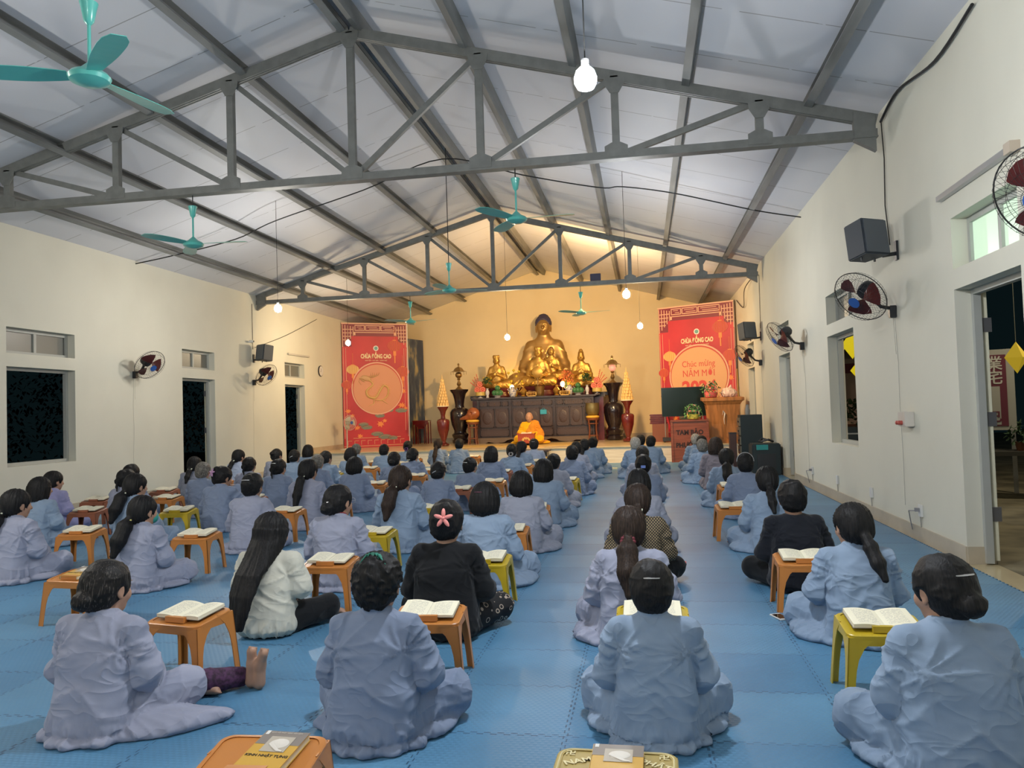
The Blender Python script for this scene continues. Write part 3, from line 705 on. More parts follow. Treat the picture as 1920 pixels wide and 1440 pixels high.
# ---- prototypes of poses
HM = {}
def get_hair(kind, col):
    if (kind,) not in HM: HM[(kind,)] = hair_mesh('hair', kind, HAIR['black'], seed=len(HM)*3.7)
    return HM[(kind,)]
KC = None
POSES = {
 'lotus':   dict(K=dict(), train=None),
 'lotusr':  dict(K=dict(hyaw=22, hpitch=6), train=None),
 'lotusl':  dict(K=dict(hyaw=-22, hpitch=12), train=None),
 'lotusd':  dict(K=dict(hpitch=24, lean=.03), train=None),
 'sideR':   dict(K=dict(hyaw=14, hpitch=8, knees=((.28,.29,.11),(-.20,.30,.10)), feet=((.10,.42,.045),(.22,.44,.05))), train=[(.20,.05,.16,.14,.3),(.27,.14,.10,.10,.6)]),
 'longR':   dict(K=dict(hyaw=14, hpitch=8, knees=((.27,.27,.12),(-.20,.30,.10)), feet=((.10,.42,.045),(.22,.44,.05))), train=[(.25,.04,.18,.15,.3),(.36,.10,.16,.12,.5),(.46,.17,.11,.08,.6)]),
 'sideL':   dict(K=dict(hpitch=8, knees=((.20,.30,.10),(-.28,.25,.11)), feet=((-.22,.40,.045),(-.30,.30,.05))), train=[(-.20,.02,.15,.13,-.3),(-.27,.12,.10,.09,-.6)]),
 'sideLl':  dict(K=dict(hyaw=-18, hpitch=8, knees=((.20,.30,.10),(-.28,.25,.11)), feet=((-.22,.40,.045),(-.30,.30,.05))), train=[(-.22,.02,.14,.13,-.4),(-.28,.12,.10,.08,-.8)]),
 'kneel':   dict(K=dict(hyaw=8, knees=((.15,.32,.08),(-.15,.32,.08)), feet=((.08,-.06,.05),(-.08,-.06,.05)), elbow=(.20,.03,.27)), train=[(0,-.16,.2,.12,0)]),
 'hunch':   dict(K=dict(lean=.10, hpitch=30), train=None),
 'handup':  dict(K=dict(lean=.05, hyaw=28, hpitch=18, armR=((.24,.16,.30),(.12,.24,.50))), train=None),
}
PM = {}
def pose(name, h=.0095):
    if (name, h) not in PM:
        K = skel(**POSES[name]['K']); PM[(name, h)] = (K, body_mesh('person', K, h))
    return PM[(name, h)]
RM = {}
def robe_for(pname, seed, style='robe', fat=1.0, h=.0135):
    k = (pname, seed, style, fat, h)
    if k not in RM: RM[k] = robe_mesh('robe' if style == 'robe' else 'shirt', pose(pname)[0], seed, ROBE['blue'], h, style, fat, POSES[pname]['train'])
    return RM[k]
def setmat(o, m):
    o.material_slots[0].link = 'OBJECT'; o.material_slots[0].material = m
m_clip = mat('silver_hair_clip', (.6,.6,.62), .3, .7)
def clip_part(parent, kind, K, col=None, hair=''):
    b = MB(); R = Matrix(K['HR'].tolist()); oy = {'updo': -.040, 'claw': -.040, 'bob': -.010, 'bobshort': -.008}.get(hair, -.008) if kind in ('bar','flower','blueclip','barlow') else 0
    if kind == 'bar':
        pts = [(-.035+.07*i/6, -.112+.012*abs(i/3-1)**2, .052) for i in range(7)]; b.tube(pts, .0065, 6, flat=.6); nm, m = 'hair_clip', m_clip
    elif kind == 'barlow':
        pts = [(-.05+.09*i/6, -.118+.03*abs(i/3-1)**2, -.03+.045*i/6) for i in range(7)]; b.tube(pts, .0055, 6); nm, m = 'hair_clip', m_clip
    elif kind == 'tie': b.ring((0,-.122,-.062), .025, .009, 16, 6, Matrix.Rotation(.5, 3, 'X')); nm, m = 'hair_tie', mat('white_hair_tie', (.75,.76,.6), .6)
    elif kind == 'scrunch':
        for i in range(12): a = 2*PI*i/12; b.ell((.03*math.cos(a), -.122+.008*math.sin(a), -.062+.03*math.sin(a)), (.013,.012,.013), 8, 6)
        nm, m = 'hair_scrunchie', mat('dark_red_scrunchie', (.12,.01,.02), .7)
    elif kind == 'flower':
        for i in range(5):
            a = 2*PI*i/5+.3; b.ell((.026*math.cos(a), -.125, .02+.026*math.sin(a)), (.027,.008,.011), 10, 6, Matrix.Rotation(-a, 3, 'Y'))
        b.ell((0,-.13,.02), (.009,.009,.009), 8, 6); nm, m = 'hair_flower', mat('coral_pink_flower', (.8,.28,.26), .5)
    elif kind == 'ribbon':
        for i in range(7):
            a = PI*(i)/6; b.tube([(0,-.07,.115),(.03*math.cos(a),-.085+.0*i,.118+.012*math.sin(a)),(.055*math.cos(a),-.09,.085+.022*math.sin(a))], [.004,.010,.003], 6, flat=.4)
        nm, m = 'hair_ribbon', mat('green_ribbon', (.02,.22,.16), .5)
    elif kind == 'band':
        pts = [(.089*math.cos(PI*i/12), -.055-.02*math.sin(PI*i/12)*0, .03+.098*math.sin(PI*i/12)) for i in range(13)]; b.tube(pts, .005, 6); nm, m = 'headband', mat('grey_headband', (.35,.35,.36), .5)
    elif kind == 'blueclip': b.box((.02,-.125,-.03), (.05,.012,.03)); nm, m = 'hair_clip', mat('blue_hair_clip', (.08,.16,.5), .4)
    b.v = [(x_+(.02 if kind == 'flower' else 0), y_+oy, z_) for x_, y_, z_ in b.v]
    o = b.build(nm, m if col is None else mat('%s_%s' % (nm, col[0]), col[1], .5), parent, smooth=SM)
    o.matrix_local = Matrix.Translation(K['hc']) @ R.to_4x4() @ Matrix.Diagonal((HS*1.03,HS*1.02,HS,1))
    return o
N_P = 0
def person(x, y, s=1.0, rz=0, pname='lotus', robe='blue', seed=1, hair='bun', hcol='black', label='', clip=None, style='robe', fat=1.0, legs=None, fine=False, clipcol=None, extra=None):
    K, bm_ = pose(pname, .0075 if fine else .0095)
    o = bpy.data.objects.new('person', bm_); C.objects.link(o); o.location = (x, y, .001); o.rotation_euler = (0, 0, math.radians(rz)); o.scale = (s, s, s)
    tag(o, label, 'person', 'seated worshippers')
    rm = robe_for(pname, seed, style, fat, .009 if fine else .0135)
    r = bpy.data.objects.new('robe' if style == 'robe' else 'shirt', rm); C.objects.link(r); r.parent = o; setmat(r, ROBE[robe])
    if legs:
        k = ('leg', pname, legs)
        if k not in RM: RM[k] = trouser_mesh('trousers', K, 3, ROBE[legs])
        t = bpy.data.objects.new('trousers', RM[k]); C.objects.link(t); t.parent = o
    hm = get_hair(hair, hcol); hh = bpy.data.objects.new('hair', hm); C.objects.link(hh); hh.parent = o
    hh.matrix_local = Matrix.Translation(K['hc']) @ Matrix(K['HR'].tolist()).to_4x4() @ Matrix.Diagonal((HS*1.05,HS*1.02,HS,1)); setmat(hh, HAIR[hcol])
    if clip: clip_part(o, clip, K, clipcol, hair)
    if extra: extra(o, K)
    return o
def beads(o, K, col=('red',(.25,.01,.02)), r=.0045):
    b = MB(); n = 30
    for i in range(n):
        a = 2*PI*i/n; b.ell((.066*math.cos(a), K['neck'][1]-.006+.064*math.sin(a), .572-.018*math.sin(a)), (r,)*3, 6, 4)
    b.build('bead_necklace', mat('necklace_'+col[0], col[1], .4), o, smooth=SM)
def glasses(o, K):
    b = MB(); R = Matrix(K['HR'].tolist())
    for s in (1, -1):
        b.ring((s*.034,.106,.012), .022, .0015, 16, 5, Matrix.Rotation(PI/2, 3, 'X')); b.tube([(s*.056,.104,.014),(s*.082,.0,.012)], .0015, 5)
    b.tube([(-.012,.108,.014),(.012,.108,.014)], .0015, 5)
    g = b.build('glasses', mat('thin_metal_frame', (.5,.5,.52), .3, .8), o); g.matrix_local = Matrix.Translation(K['hc']) @ R.to_4x4() @ Matrix.Scale(HS, 4)
def mask(o, K):
    b = MB(); R = Matrix(K['HR'].tolist()); b.ell((0,.072,-.045), (.062,.045,.05), 16, 10)
    g = b.build('face_mask', mat('green_face_mask', (.03,.3,.26), .7), o, smooth=SM); g.matrix_local = Matrix.Translation(K['hc']) @ R.to_4x4() @ Matrix.Scale(HS, 4)
def showfeet(o, K):  # patterned trouser leg and bare foot stretched out to the right
    S = SDF((-.1,-.12,-.02), (.62,.32,.22), .009)
    S.cap((.0,.0,.07), (.34,.07,.06), .085, .05, .03); S.floor(0)
    me = S.mesh('trouser_leg', mat('dark_plum_floral', (.06,.02,.06), .8, var=.6, vscale=40), lambda P, Nn: .006*ridge(vnoise(P*14)))
    t = bpy.data.objects.new('trouser_leg', me); C.objects.link(t); t.parent = o; t.location = (.12,.38,0); t.rotation_euler = (0,0,.5)
    S = SDF((-.12,-.08,-.02), (.14,.12,.26), .006)
    for k, (ox, tilt) in enumerate(((0,0),(.055,.03))):
        S.cap((ox,0,.035), (ox+.01,.0,.13), .034, .030, .02); S.cap((ox+.01,0,.13), (ox+.015+tilt,-.01,.2), .028, .026, .02)
        for i in range(5): S.cap((ox+.015+tilt,-.022+i*.011,.195), (ox+.018+tilt,-.026+i*.0125,.228-.004*i), .0095 if i == 0 else .0065, .008 if i == 0 else .0055, .004)
    S.floor(0)
    me = S.mesh('foot', m_skin); f = bpy.data.objects.new('foot', me); C.objects.link(f); f.parent = o; f.location = (.45,.60,0); f.rotation_euler = (0,0,-.3)

BR, BO, BL_ = 'brown', 'bob', 'black'
PEOPLE = [
 # x, y, scale, rz, pose, robe, seed, hair, haircolour, clip, label, extras
 (-2.51,3.28,.96,0,'longR','lilac',11,'bun','salt',None,'person with streaked grey hair in a low bun, bare feet stretched out right|the streaked grey bun',dict(fine=True, extra=showfeet, fat=1.02)),
 (-1.2,3.33,.98,0,'lotus','slate',12,'curly','black','ribbon','person in grey-blue robe with curly black hair and green ribbon, front row|the green hair ribbon',dict(fine=True, fat=1.05)),
 (.003,3.45,.92,0,'lotus','blue',13,'short','black','bar','person in blue robe with silver clip, short hair and dark bead necklace|the dark bead necklace',dict(fine=True, extra=lambda o, K: beads(o, K, ('maroon',(.06,.01,.015)), .006))),
 (1.11,3.22,1.0,4,'lotusl','blue',14,'bun','black','bar','person in blue robe with low messy bun at the bottom right|the low bun at bottom right',dict(fine=True, fat=1.16)),
 (-2.47,4.85,.98,0,'sideR','white',15,'long','black',None,'person in cream white T-shirt with long loose black hair|the white T-shirt',dict(style='tee', legs='black', fine=True)),
 (-1.28,4.88,1.06,0,'lotus','black',16,'updo','black','flower','person in black shirt and floral trousers with a pink hair flower|the black shirt with pink flower',dict(style='shirt', legs='floral', fine=True, fat=1.08)),
 (-.12,4.82,1.0,-3,'sideL','lilac',17,'ponybig','brown','scrunch','person in lilac robe, low ponytail in a dark red scrunchie|the dark red scrunchie',dict(fine=True)),
 (1.2,4.93,.99,0,'sideLl','blue',18,'pony','black',None,'person in blue robe with a knotted ponytail, beside the mobile phone|the person beside the phone',dict(fine=True, fat=1.04)),
 (-.076,6.25,1.0,0,'lotus','print',19,'pony','brown','tie','person in brown diamond-print shirt and black trousers|the diamond-print shirt',dict(style='shirt', legs='black', fine=True)),
 (1.09,6.22,1.02,2,'lotus','navy',20,'updo','black',None,'person all in black with hair pinned up, right-hand column|the person all in black',dict(style='shirt', legs='black', fine=True, fat=1.1)),
 (-1.31,6.28,1.04,0,'sideR','blue',21,'bobshort','black','bar','person in blue robe with short hair and plum clip, ahead of the black shirt|the plum hair clip',dict(fine=True, clipcol=('plum',(.12,.03,.06)))),
 (1.14,7.8,1.0,0,'sideL','blue',1,'pony','black',None,'person in blue robe with loose ponytail, just ahead of the all-black clothes|the loose ponytail ahead of all black',{}),
 (-.078,7.77,1.0,0,'lotus','grey',2,'bobshort','black',None,'person in pale grey robe hidden behind the diamond-print shirt|the grey robe past the diamond print',dict(fat=1.1)),
 (-.034,10.17,1.0,0,'kneel','slate',3,'updo','black','blueclip','person in slate robe with small blue hair clip, column by right aisle|the small blue hair clip',dict(fat=1.15)),
 (-.053,12.37,1.0,0,'lotus','grey',1,'short','salt',None,'person with short greying hair, just past the blue hair clip|the greying head past the blue clip',{}),
 (-.2,15.9,1.02,0,'sideL','blue',2,'short','white',None,'person with whitish hair facing the stage, left of right aisle|the whitish head by the right aisle',{}),
 (-.1,17.8,1.0,0,'lotus','blue',3,'short','black',None,'person with black hair mostly hidden by the whitish head near the stage|the hidden black head',{}),
 (.12,17.0,1.0,-4,'sideR','blue',4,'short','black',None,'person with dark hair, right of the whitish head near the stage|the dark head right of the whitish one',{}),
 (1.21,10.05,1.0,0,'sideL','slate',5,'short','black','band','person in slate robe with thin grey headband, right-hand column|the grey headband',{}),
 (1.1,11.2,1.0,-6,'sideL','blue',1,'ponybig','black',None,'person in blue robe with thick ponytail swung right, past the headband|the swung ponytail',{}),
 (1.17,13.6,1.08,0,'kneel','brown',6,'bob','brown',None,'person in grey-brown clothes with loose brown hair|the grey-brown clothes',{}),
 (1.02,14.6,1.0,6,'sideL','blue',2,'short','grey',None,'person in blue robe with grey hair, left of the grey-brown clothes|the grey hair beside brown clothes',{}),
 (1.13,16.3,1.0,4,'sideL','blue',3,'short','black',None,'person with short black hair, second from the donation chest|the black hair second from the chest',{}),
 (1.08,17.4,1.0,4,'lotus','blue',1,'short','white',None,'person with nearly bald pale head, nearest the donation chest|the nearly bald head',{}),
 (-1.2,12.93,1.02,0,'lotus','slate',5,'short','black',None,'person in slate robe with cropped black hair and black knee, middle aisle|the black knee',dict(fat=1.05)),
 (-1.32,11.3,.97,0,'sideR','grey',3,'updo','black',None,'person in grey robe with pinned hair and brown knee, middle aisle|the brown knee',{}),
 (-1.23,9.45,1.02,0,'sideR','blue',22,'bob','black',None,'person in blue robe with smooth chin-length black bob, middle aisle|the smooth black bob',{}),
 (-1.25,7.83,1.0,0,'sideR','grey',23,'bobshort','black',None,'person in pale grey robe with round short dark hair, middle aisle|the round short dark hair',dict(fat=1.08)),
 (-1.3,14.9,1.0,0,'lotus','grey',1,'short','black',None,'person in light grey robe, rearmost of the bunch near the stage|the rearmost of the stage bunch',{}),
 (-1.22,16.0,1.0,0,'sideR','blue',2,'pony','black',None,'person in blue robe with black ponytail, middle of the stage bunch|the ponytail in the stage bunch',{}),
 (-1.12,17.1,1.0,0,'sideR','blue',4,'updo','black',None,'person in blue robe, foremost of the bunch near the stage|the foremost of the stage bunch',{}),
 (-2.41,17.0,1.0,0,'lotus','pale',1,'short','black','bar','person in almost white robe directly in front of the monk|the almost white robe',{}),
 (-2.48,15.7,1.0,0,'sideR','blue',3,'pony','black',None,'person in blue robe with ponytail, behind the almost white robe|the ponytail behind the white robe',{}),
 (-2.48,14.5,1.0,0,'lotus','blue',5,'knot','salt','scrunch','person with greying hair wound in a high ringed knot|the ringed grey knot',dict(clipcol=('grey',(.3,.28,.27)))),
 (-2.62,13.2,1.03,0,'kneel','slate',2,'bob','black',None,'person in slate robe with flared black bob and straight back|the flared bob',{}),
 (-2.54,11.2,.94,0,'lotusr','slate',3,'updo','black','bar','person in slate robe turning the face right, silver clip in hair|the face turned right',dict(fat=1.15)),
 (-2.73,10.1,.96,0,'kneel','slate',1,'short','black','barlow','person in slate robe, white slide across short black hair, kneeling|the white slide',{}),
 (-4.33,18.0,1.01,0,'lotus','blue',4,'short','black',None,'person in blue robe with short hair, below the left dark vase|the short hair below the vase',dict(fat=1.05)),
 (-4.95,18.4,1.0,0,'kneel','blue',1,'ponylong','brown',None,'person in blue robe with long brown ponytail, below the left red vase|the long brown ponytail',{}),
 (-2.55,7.9,1.09,0,'sideR','blue',24,'ponybig','brown','tie','person in blue robe with curly brown ponytail and white bobbles|the curly brown ponytail',dict(fine=True)),
 (-2.55,6.2,1.05,0,'lotusr','lilac',25,'bun','black','barlow','person in lilac robe with glasses, hair slide and red lanyard|the red lanyard',dict(fine=True, extra=lambda o, K: (beads(o, K, ('red',(.3,.01,.03)), .0055), glasses(o, K)))),
 (-4.3,9.5,1.09,0,'kneel','lilac',5,'ponylong','black','tie','person in lilac robe, very long straight black ponytail|the very long ponytail',{}),
 (-4.28,11.1,1.01,0,'sideR','slate',4,'bobshort','black',None,'person in slate robe with close-cut hair, ahead of the very long ponytail|the close-cut black hair',{}),
 (-4.2,7.85,1.04,0,'sideL','lilac',26,'updo','black','bar','person in lilac robe, hair pinned high with silver clip, left of very long ponytail|the high pinned hair',{}),
 (-5.49,11.1,1.0,0,'kneel','slate',3,'claw','black','bar','person in slate robe with a loose strand from pinned black hair|the loose strand',{}),
 (-5.35,12.2,1.0,0,'lotus','slate',2,'short','grey',None,'person with short grey curls half hidden by the very long ponytail|the half-hidden grey curls',{}),
 (-5.75,13.5,1.0,0,'lotusr','blue',1,'knot','salt',None,'person with small greying knot, ahead of the short grey curls|the small greying knot',{}),
 (-7.4,16.4,1.02,0,'lotus','blue',2,'bob','black',None,'person with rounded black bob near the far left doorway|the bob at the far doorway',{}),
 (-6.74,14.3,1.0,0,'lotus','blue',5,'short','black','barlow','person in blue robe with white slide, against the far left doorway|the slide at the far doorway',{}),
 (-7.45,15.0,1.0,0,'lotusr','grey',3,'knot','salt',None,'person in pale grey robe with greying knot against the cream wall|the knot against the wall',{}),
 (-7.85,14.2,1.04,0,'lotusr','pale',1,'pony','black','tie','person in very pale blue robe with black ponytail by the left wall|the very pale blue robe',{}),
 (-6.4,11.9,1.0,0,'lotus','lilac',2,'claw','black',None,'person in lilac-grey robe with clawed-up hair, left of the loose strand|the clawed-up hair',{}),
 (-5.42,9.3,1.03,0,'handup','slate',27,'updo','black','flower','person in slate robe, hand on face, small lilac hair flower|the hand on the face',dict(clipcol=('lilac',(.45,.25,.42)))),
 (-6.5,10.7,1.0,0,'lotus','slate',4,'short','grey',None,'person with grey hair, just past the hand-on-face one|the grey hair past the hand-on-face',{}),
 (-7.5,12.1,1.02,0,'sideL','grey',3,'pony','black','tie','person in grey robe with low ponytail, before the nearer left doorway|the ponytail at the near doorway',{}),
 (-5.7,14.6,1.0,0,'sideR','blue',1,'bobshort','black',None,'person in blue robe with short black hair, between small greying knot and banner|the short hair below the banner',{}),
 (-6.35,16.6,1.0,0,'lotus','blue',4,'short','grey',None,'person with grey cropped hair, below the left banner|the grey crop below the banner',{}),
 (-5.5,16.0,1.0,0,'lotus','blue',5,'short','black',None,'person with short-cut black hair, below the middle of left banner|the short cut below mid banner',dict(fat=1.1)),
 (-4.13,12.5,1.0,0,'lotus','slate',1,'bun','black',None,'person in slate robe with plain black bun in the left block|the plain black bun',{}),
 (-5.5,17.7,1.0,0,'lotus','blue',2,'knot','black','scrunch','person with a purple hair tie, below the left banner edge|the purple hair tie',dict(clipcol=('purple',(.09,.04,.16)))),
 (-4.17,13.7,1.0,0,'sideR','slate',3,'bun','black','tie','person in slate robe with a white ring round a black bun|the white-ringed bun',{}),
 (-4.27,6.08,.98,0,'lotusr','lilac',28,'ponybig','black','tie','person in lilac robe with green face mask and yellow hair tie|the green face mask',dict(fine=True, extra=mask, clipcol=('yellow',(.65,.6,.2)))),
 (-7.6,10.6,1.0,0,'lotus','slate',2,'claw','black',None,'person in slate robe by the left wall, rearmost of three overlapping backs|the rearmost of three backs',{}),
 (-6.85,9.45,1.0,0,'kneel','lilac',5,'claw','black',None,'person in lilac robe, middle of three overlapping backs on the left|the middle of three backs',{}),
 (-5.7,8.0,1.05,0,'lotusr','blue',29,'ponybig','black','tie','person in blue robe with pale-tied ponytail, front of three overlapping backs|the front of three backs',{}),
 (-7.87,9.35,1.0,0,'lotusr','violet',1,'pony','black',None,'person in violet robe with black ponytail near the left window|the violet robe',{}),
 (-7.0,8.1,1.02,0,'lotusr','blue',4,'bob','black',None,'person in blue robe with chin-length hair, second from left edge|the bob at the left edge',{}),
 (-5.75,6.35,1.04,0,'lotusr','lilac',30,'ponybig','black','tie','person in lilac robe with thick low ponytail at the left edge|the thick ponytail at left edge',dict(fine=True)),
]
for (x, y, s, rz, pn, rb, sd, hr, hc, cl, lb, kw) in PEOPLE:
    if sd < 10: sd = 1+sd % 3
    person(x, y, s, rz, pn, rb, sd, hr, hc, lb.split('|')[0], cl, **kw)
# ------------------------------------------------------------------ reading stools and books
STC = {'orange': mat('orange_plastic', (.52,.20,.045), .35, spec=.5), 'yellow': mat('yellow_plastic', (.50,.36,.02), .35), 'red': mat('red_brown_plastic', (.30,.10,.05), .4), 'olive': mat('olive_gold_plastic', (.42,.32,.10), .38)}
def rrect(w_, d, r, n=5, c=(0,0)):
    P = []
    for (sx, sy, a0) in ((1,1,0),(-1,1,PI/2),(-1,-1,PI),(1,-1,1.5*PI)):
        for i in range(n+1):
            a = a0+PI/2*i/n; P.append((c[0]+sx*(w_/2-r)+r*math.cos(a), c[1]+sy*(d/2-r)+r*math.sin(a)))
    return P
def stool_proto(colour, tilt=.035):
    m = STC[colour]; t = empty('plastic_stool', (0,0,0), 0, 'x', 'stool'); H = .33; W_, D_ = .37, .28
    tz = lambda y: H+tilt*(y/D_)
    b = MB(); rs = []
    for dz, g in ((-.018,0),(-.004,.0),(0,-.004),(.001,-.02)):
        rs.append([(x*(1+g/W_*2), y*(1+g/D_*2), tz(y)+dz) for x, y in rrect(W_, D_, .045)])
    rs.append([(x*.9, y*.88, tz(y)-.002) for x, y in rrect(W_, D_, .045)])
    b.rings(rs); b.build('seat', m, t, smooth=.6)
    b = MB()  # ledge that holds the book and its two hooks
    b.box((0,-D_/2+.045,tz(-.1)+.014), (.13,.028,.03)); b.build('book_ledge', m, t)
    for sx in (1, -1):
        for sy in (1, -1):
            b = MB(); x0, y0 = sx*(W_/2-.002), sy*(D_/2-.002); x1, y1 = sx*(W_/2+.025), sy*(D_/2+.022); zt = tz(y0)-.012
            # L-shaped leg: two tapering webs with an arched inner edge
            for ax in (0, 1):
                prof = []
                for i in range(7):
                    q = i/6; z = zt*(1-q); wd = .038+.085*(1-q)**5
                    prof.append((z, wd, x0+(x1-x0)*q, y0+(y1-y0)*q))
                P = []; F = []
                for (z, wd, cx, cy) in prof:
                    a = (cx, cy); e = (cx-sx*wd, cy) if ax == 0 else (cx, cy-sy*wd)
                    n_ = (0,-sy*.005) if ax == 0 else (-sx*.005,0)
                    P += [(a[0],a[1],z),(e[0],e[1],z),(e[0]+n_[0],e[1]+n_[1],z),(a[0]+n_[0],a[1]+n_[1],z)]
                for i in range(6):
                    for j in range(4): F.append((i*4+j,i*4+(j+1)%4,i*4+4+(j+1)%4,i*4+4+j))
                F += [(0,1,2,3),(24,27,26,25)]; b.add(P, F)
            b.build('leg', m, t)
    b = MB()
    b.box((0,-D_/2+.004,tz(-D_/2)-.032), (W_-.1,.006,.034)); b.box((0,D_/2-.004,tz(D_/2)-.032), (W_-.1,.006,.034))
    for s in (1, -1): b.box((s*(W_/2-.004),0,H-.032), (.006,D_-.1,.034))
    b.build('apron', m, t)
    return t
m_page, N, L, B = node_mat('book_pages', .8)
tc = N.new('ShaderNodeTexCoord'); sp = N.new('ShaderNodeSeparateXYZ'); L.new(tc.outputs['Object'], sp.inputs[0])
ln = math_n(N, L, 'LESS_THAN', math_n(N, L, 'FRACT', math_n(N, L, 'MULTIPLY', sp.outputs[1], 110)), .38)
nz = N.new('ShaderNodeTexNoise'); nz.inputs['Scale'].default_value = 130; L.new(tc.outputs['Object'], nz.inputs['Vector'])
ax_ = math_n(N, L, 'ABSOLUTE', sp.outputs[0]); inx = math_n(N, L, 'MULTIPLY', math_n(N, L, 'GREATER_THAN', ax_, .02), math_n(N, L, 'LESS_THAN', ax_, .115))
iny = math_n(N, L, 'LESS_THAN', math_n(N, L, 'ABSOLUTE', sp.outputs[1]), .085)
msk = math_n(N, L, 'MULTIPLY', math_n(N, L, 'MULTIPLY', ln, math_n(N, L, 'GREATER_THAN', nz.outputs[0], .46)), math_n(N, L, 'MULTIPLY', inx, iny))
mx = N.new('ShaderNodeMix'); mx.data_type = 'RGBA'; mx.inputs[6].default_value = (.78,.74,.58,1); mx.inputs[7].default_value = (.35,.34,.30,1); L.new(math_n(N, L, 'MULTIPLY', msk, .8), mx.inputs[0]); L.new(mx.outputs[2], B.inputs['Base Color'])
m_cov = mat('book_cover_back', (.25,.22,.18), .5)
def open_book_proto(seed=1, spread=1.0):
    rs = random.Random(seed); t = None
    b = MB(); P = []; F = []; nx, ny = 8, 4; W_ = .145; D_ = .205
    def page(s, th):
        P = []; F = []
        for i in range(nx+1):
            q = i/nx; x = s*q*W_; z = th*(.25+1.15*math.sin(min(1,q*1.05)*PI*.62)*(1-.35*q))
            for j in range(ny+1): P.append((x, -D_/2+D_*j/ny, z+.002))
            for j in range(ny+1): P.append((x, -D_/2+D_*j/ny, .002))
        m = 2*(ny+1)
        for i in range(nx):
            for j in range(ny):
                a = i*m+j; F.append((a, a+1, a+m+1, a+m)); c = i*m+ny+1+j; F.append((c, c+m, c+m+1, c+1))
            for j, k in ((0, ny+1), (ny, 2*ny+1)): F.append((i*m+j, i*m+k, (i+1)*m+k, (i+1)*m+j))
        F.append(tuple([nx*m+j for j in range(ny+1)]+[nx*m+ny+1+j for j in reversed(range(ny+1))]))
        return P, F
    c = MB().bx(-W_-.004, W_+.004, -D_/2-.003, D_/2+.003, 0, .002)
    root = c.build('open_book', m_cov)
    for s in (1, -1):
        p = MB(); q = page(s, rs.uniform(.010,.020)); p.add(*q); p.build('page_block', m_page, root, smooth=.5)
    return root
def closed_book(name, label, loc, rz, title=True, tilt=0):
    r = MB().bx(-.074,.074,-.105,.105,0,.02).build(name, mat('paper_edge', (.72,.68,.52), .7))
    r.location = loc; r.rotation_euler = (tilt, 0, rz)
    c = MB().bx(-.077,.077,-.108,.108,.02,.0225).bx(-.077,.077,-.108,.108,-.0015,0).bx(-.0785,-.076,-.108,.108,-.0015,.0225)
    c.build('cover', mat('golden_yellow_cover', (.62,.36,.05), .35, coat=.3), r)
    MB().bx(-.077,.077,.03,.108,.0225,.0232).build('cover_band', mat('taupe_cover_band', (.22,.19,.17), .4), r)
    p = MB().bx(-.04,.045,-.012,.075,.0232,.0242); pic = p.build('cover_picture', mat('sepia_picture', (.45,.40,.33), .5), r)
    q = MB(); q.ell((.006,.035,.0245), (.033,.028,.003), 16, 6); q.tube([(-.02,.03,.0255),(.02,-.005,.0255),(.038,-.008,.0255)], [.008,.006,.003], 6, flat=.4)
    q.build('picture_shape', mat('pale_print', (.68,.64,.58), .5), pic, smooth=SM)
    MB().bx(-.072,-.06,.085,.107,.0232,.024).build('sticker', m_white, r)
    if title:
        mk = mat('black_print', (.01,.01,.01), .5)
        text_mesh('title_text', 'KINH NHẬT TỤNG', .017, mk, r, (0,-.034,.0232), (0,0,0), .0003, bold=.0004)
        mw = mat('pale_print', (.68,.64,.58), .5)
        text_mesh('header_text', 'GIÁO HỘI PHẬT GIÁO VIỆT NAM', .0075, mw, r, (0,.098,.0237), (0,0,0), .0002)
    tag(r, label, 'book'); return r
protos = {k: stool_proto(k) for k in ('orange','yellow','red')}
bprotos = [open_book_proto(i) for i in range(3)]
used = set()
def place_stool(col, x, y, rz, label, group='reading stools'):
    p = protos[col]
    if col not in used:
        used.add(col); p.location = (x, y, 0); p.rotation_euler = (0, 0, rz); p['label'] = label; p['group'] = group; return p
    return dup(p, (x, y, 0), rz, label, group)
bused = set()
def place_book(i, x, y, rz, label, tilt=.125, z=.345):
    p = bprotos[i]
    if i in bused: p = dup(p)
    else: bused.add(i)
    p.location = (x, y, z); p.rotation_euler = Matrix.Rotation(rz, 3, 'Z').__matmul__(Matrix.Rotation(tilt, 3, 'X')).to_euler(); tag(p, label, 'book', 'open prayer books'); return p
DESC = {'orange': 'orange', 'yellow': 'yellow', 'red': 'red-brown'}
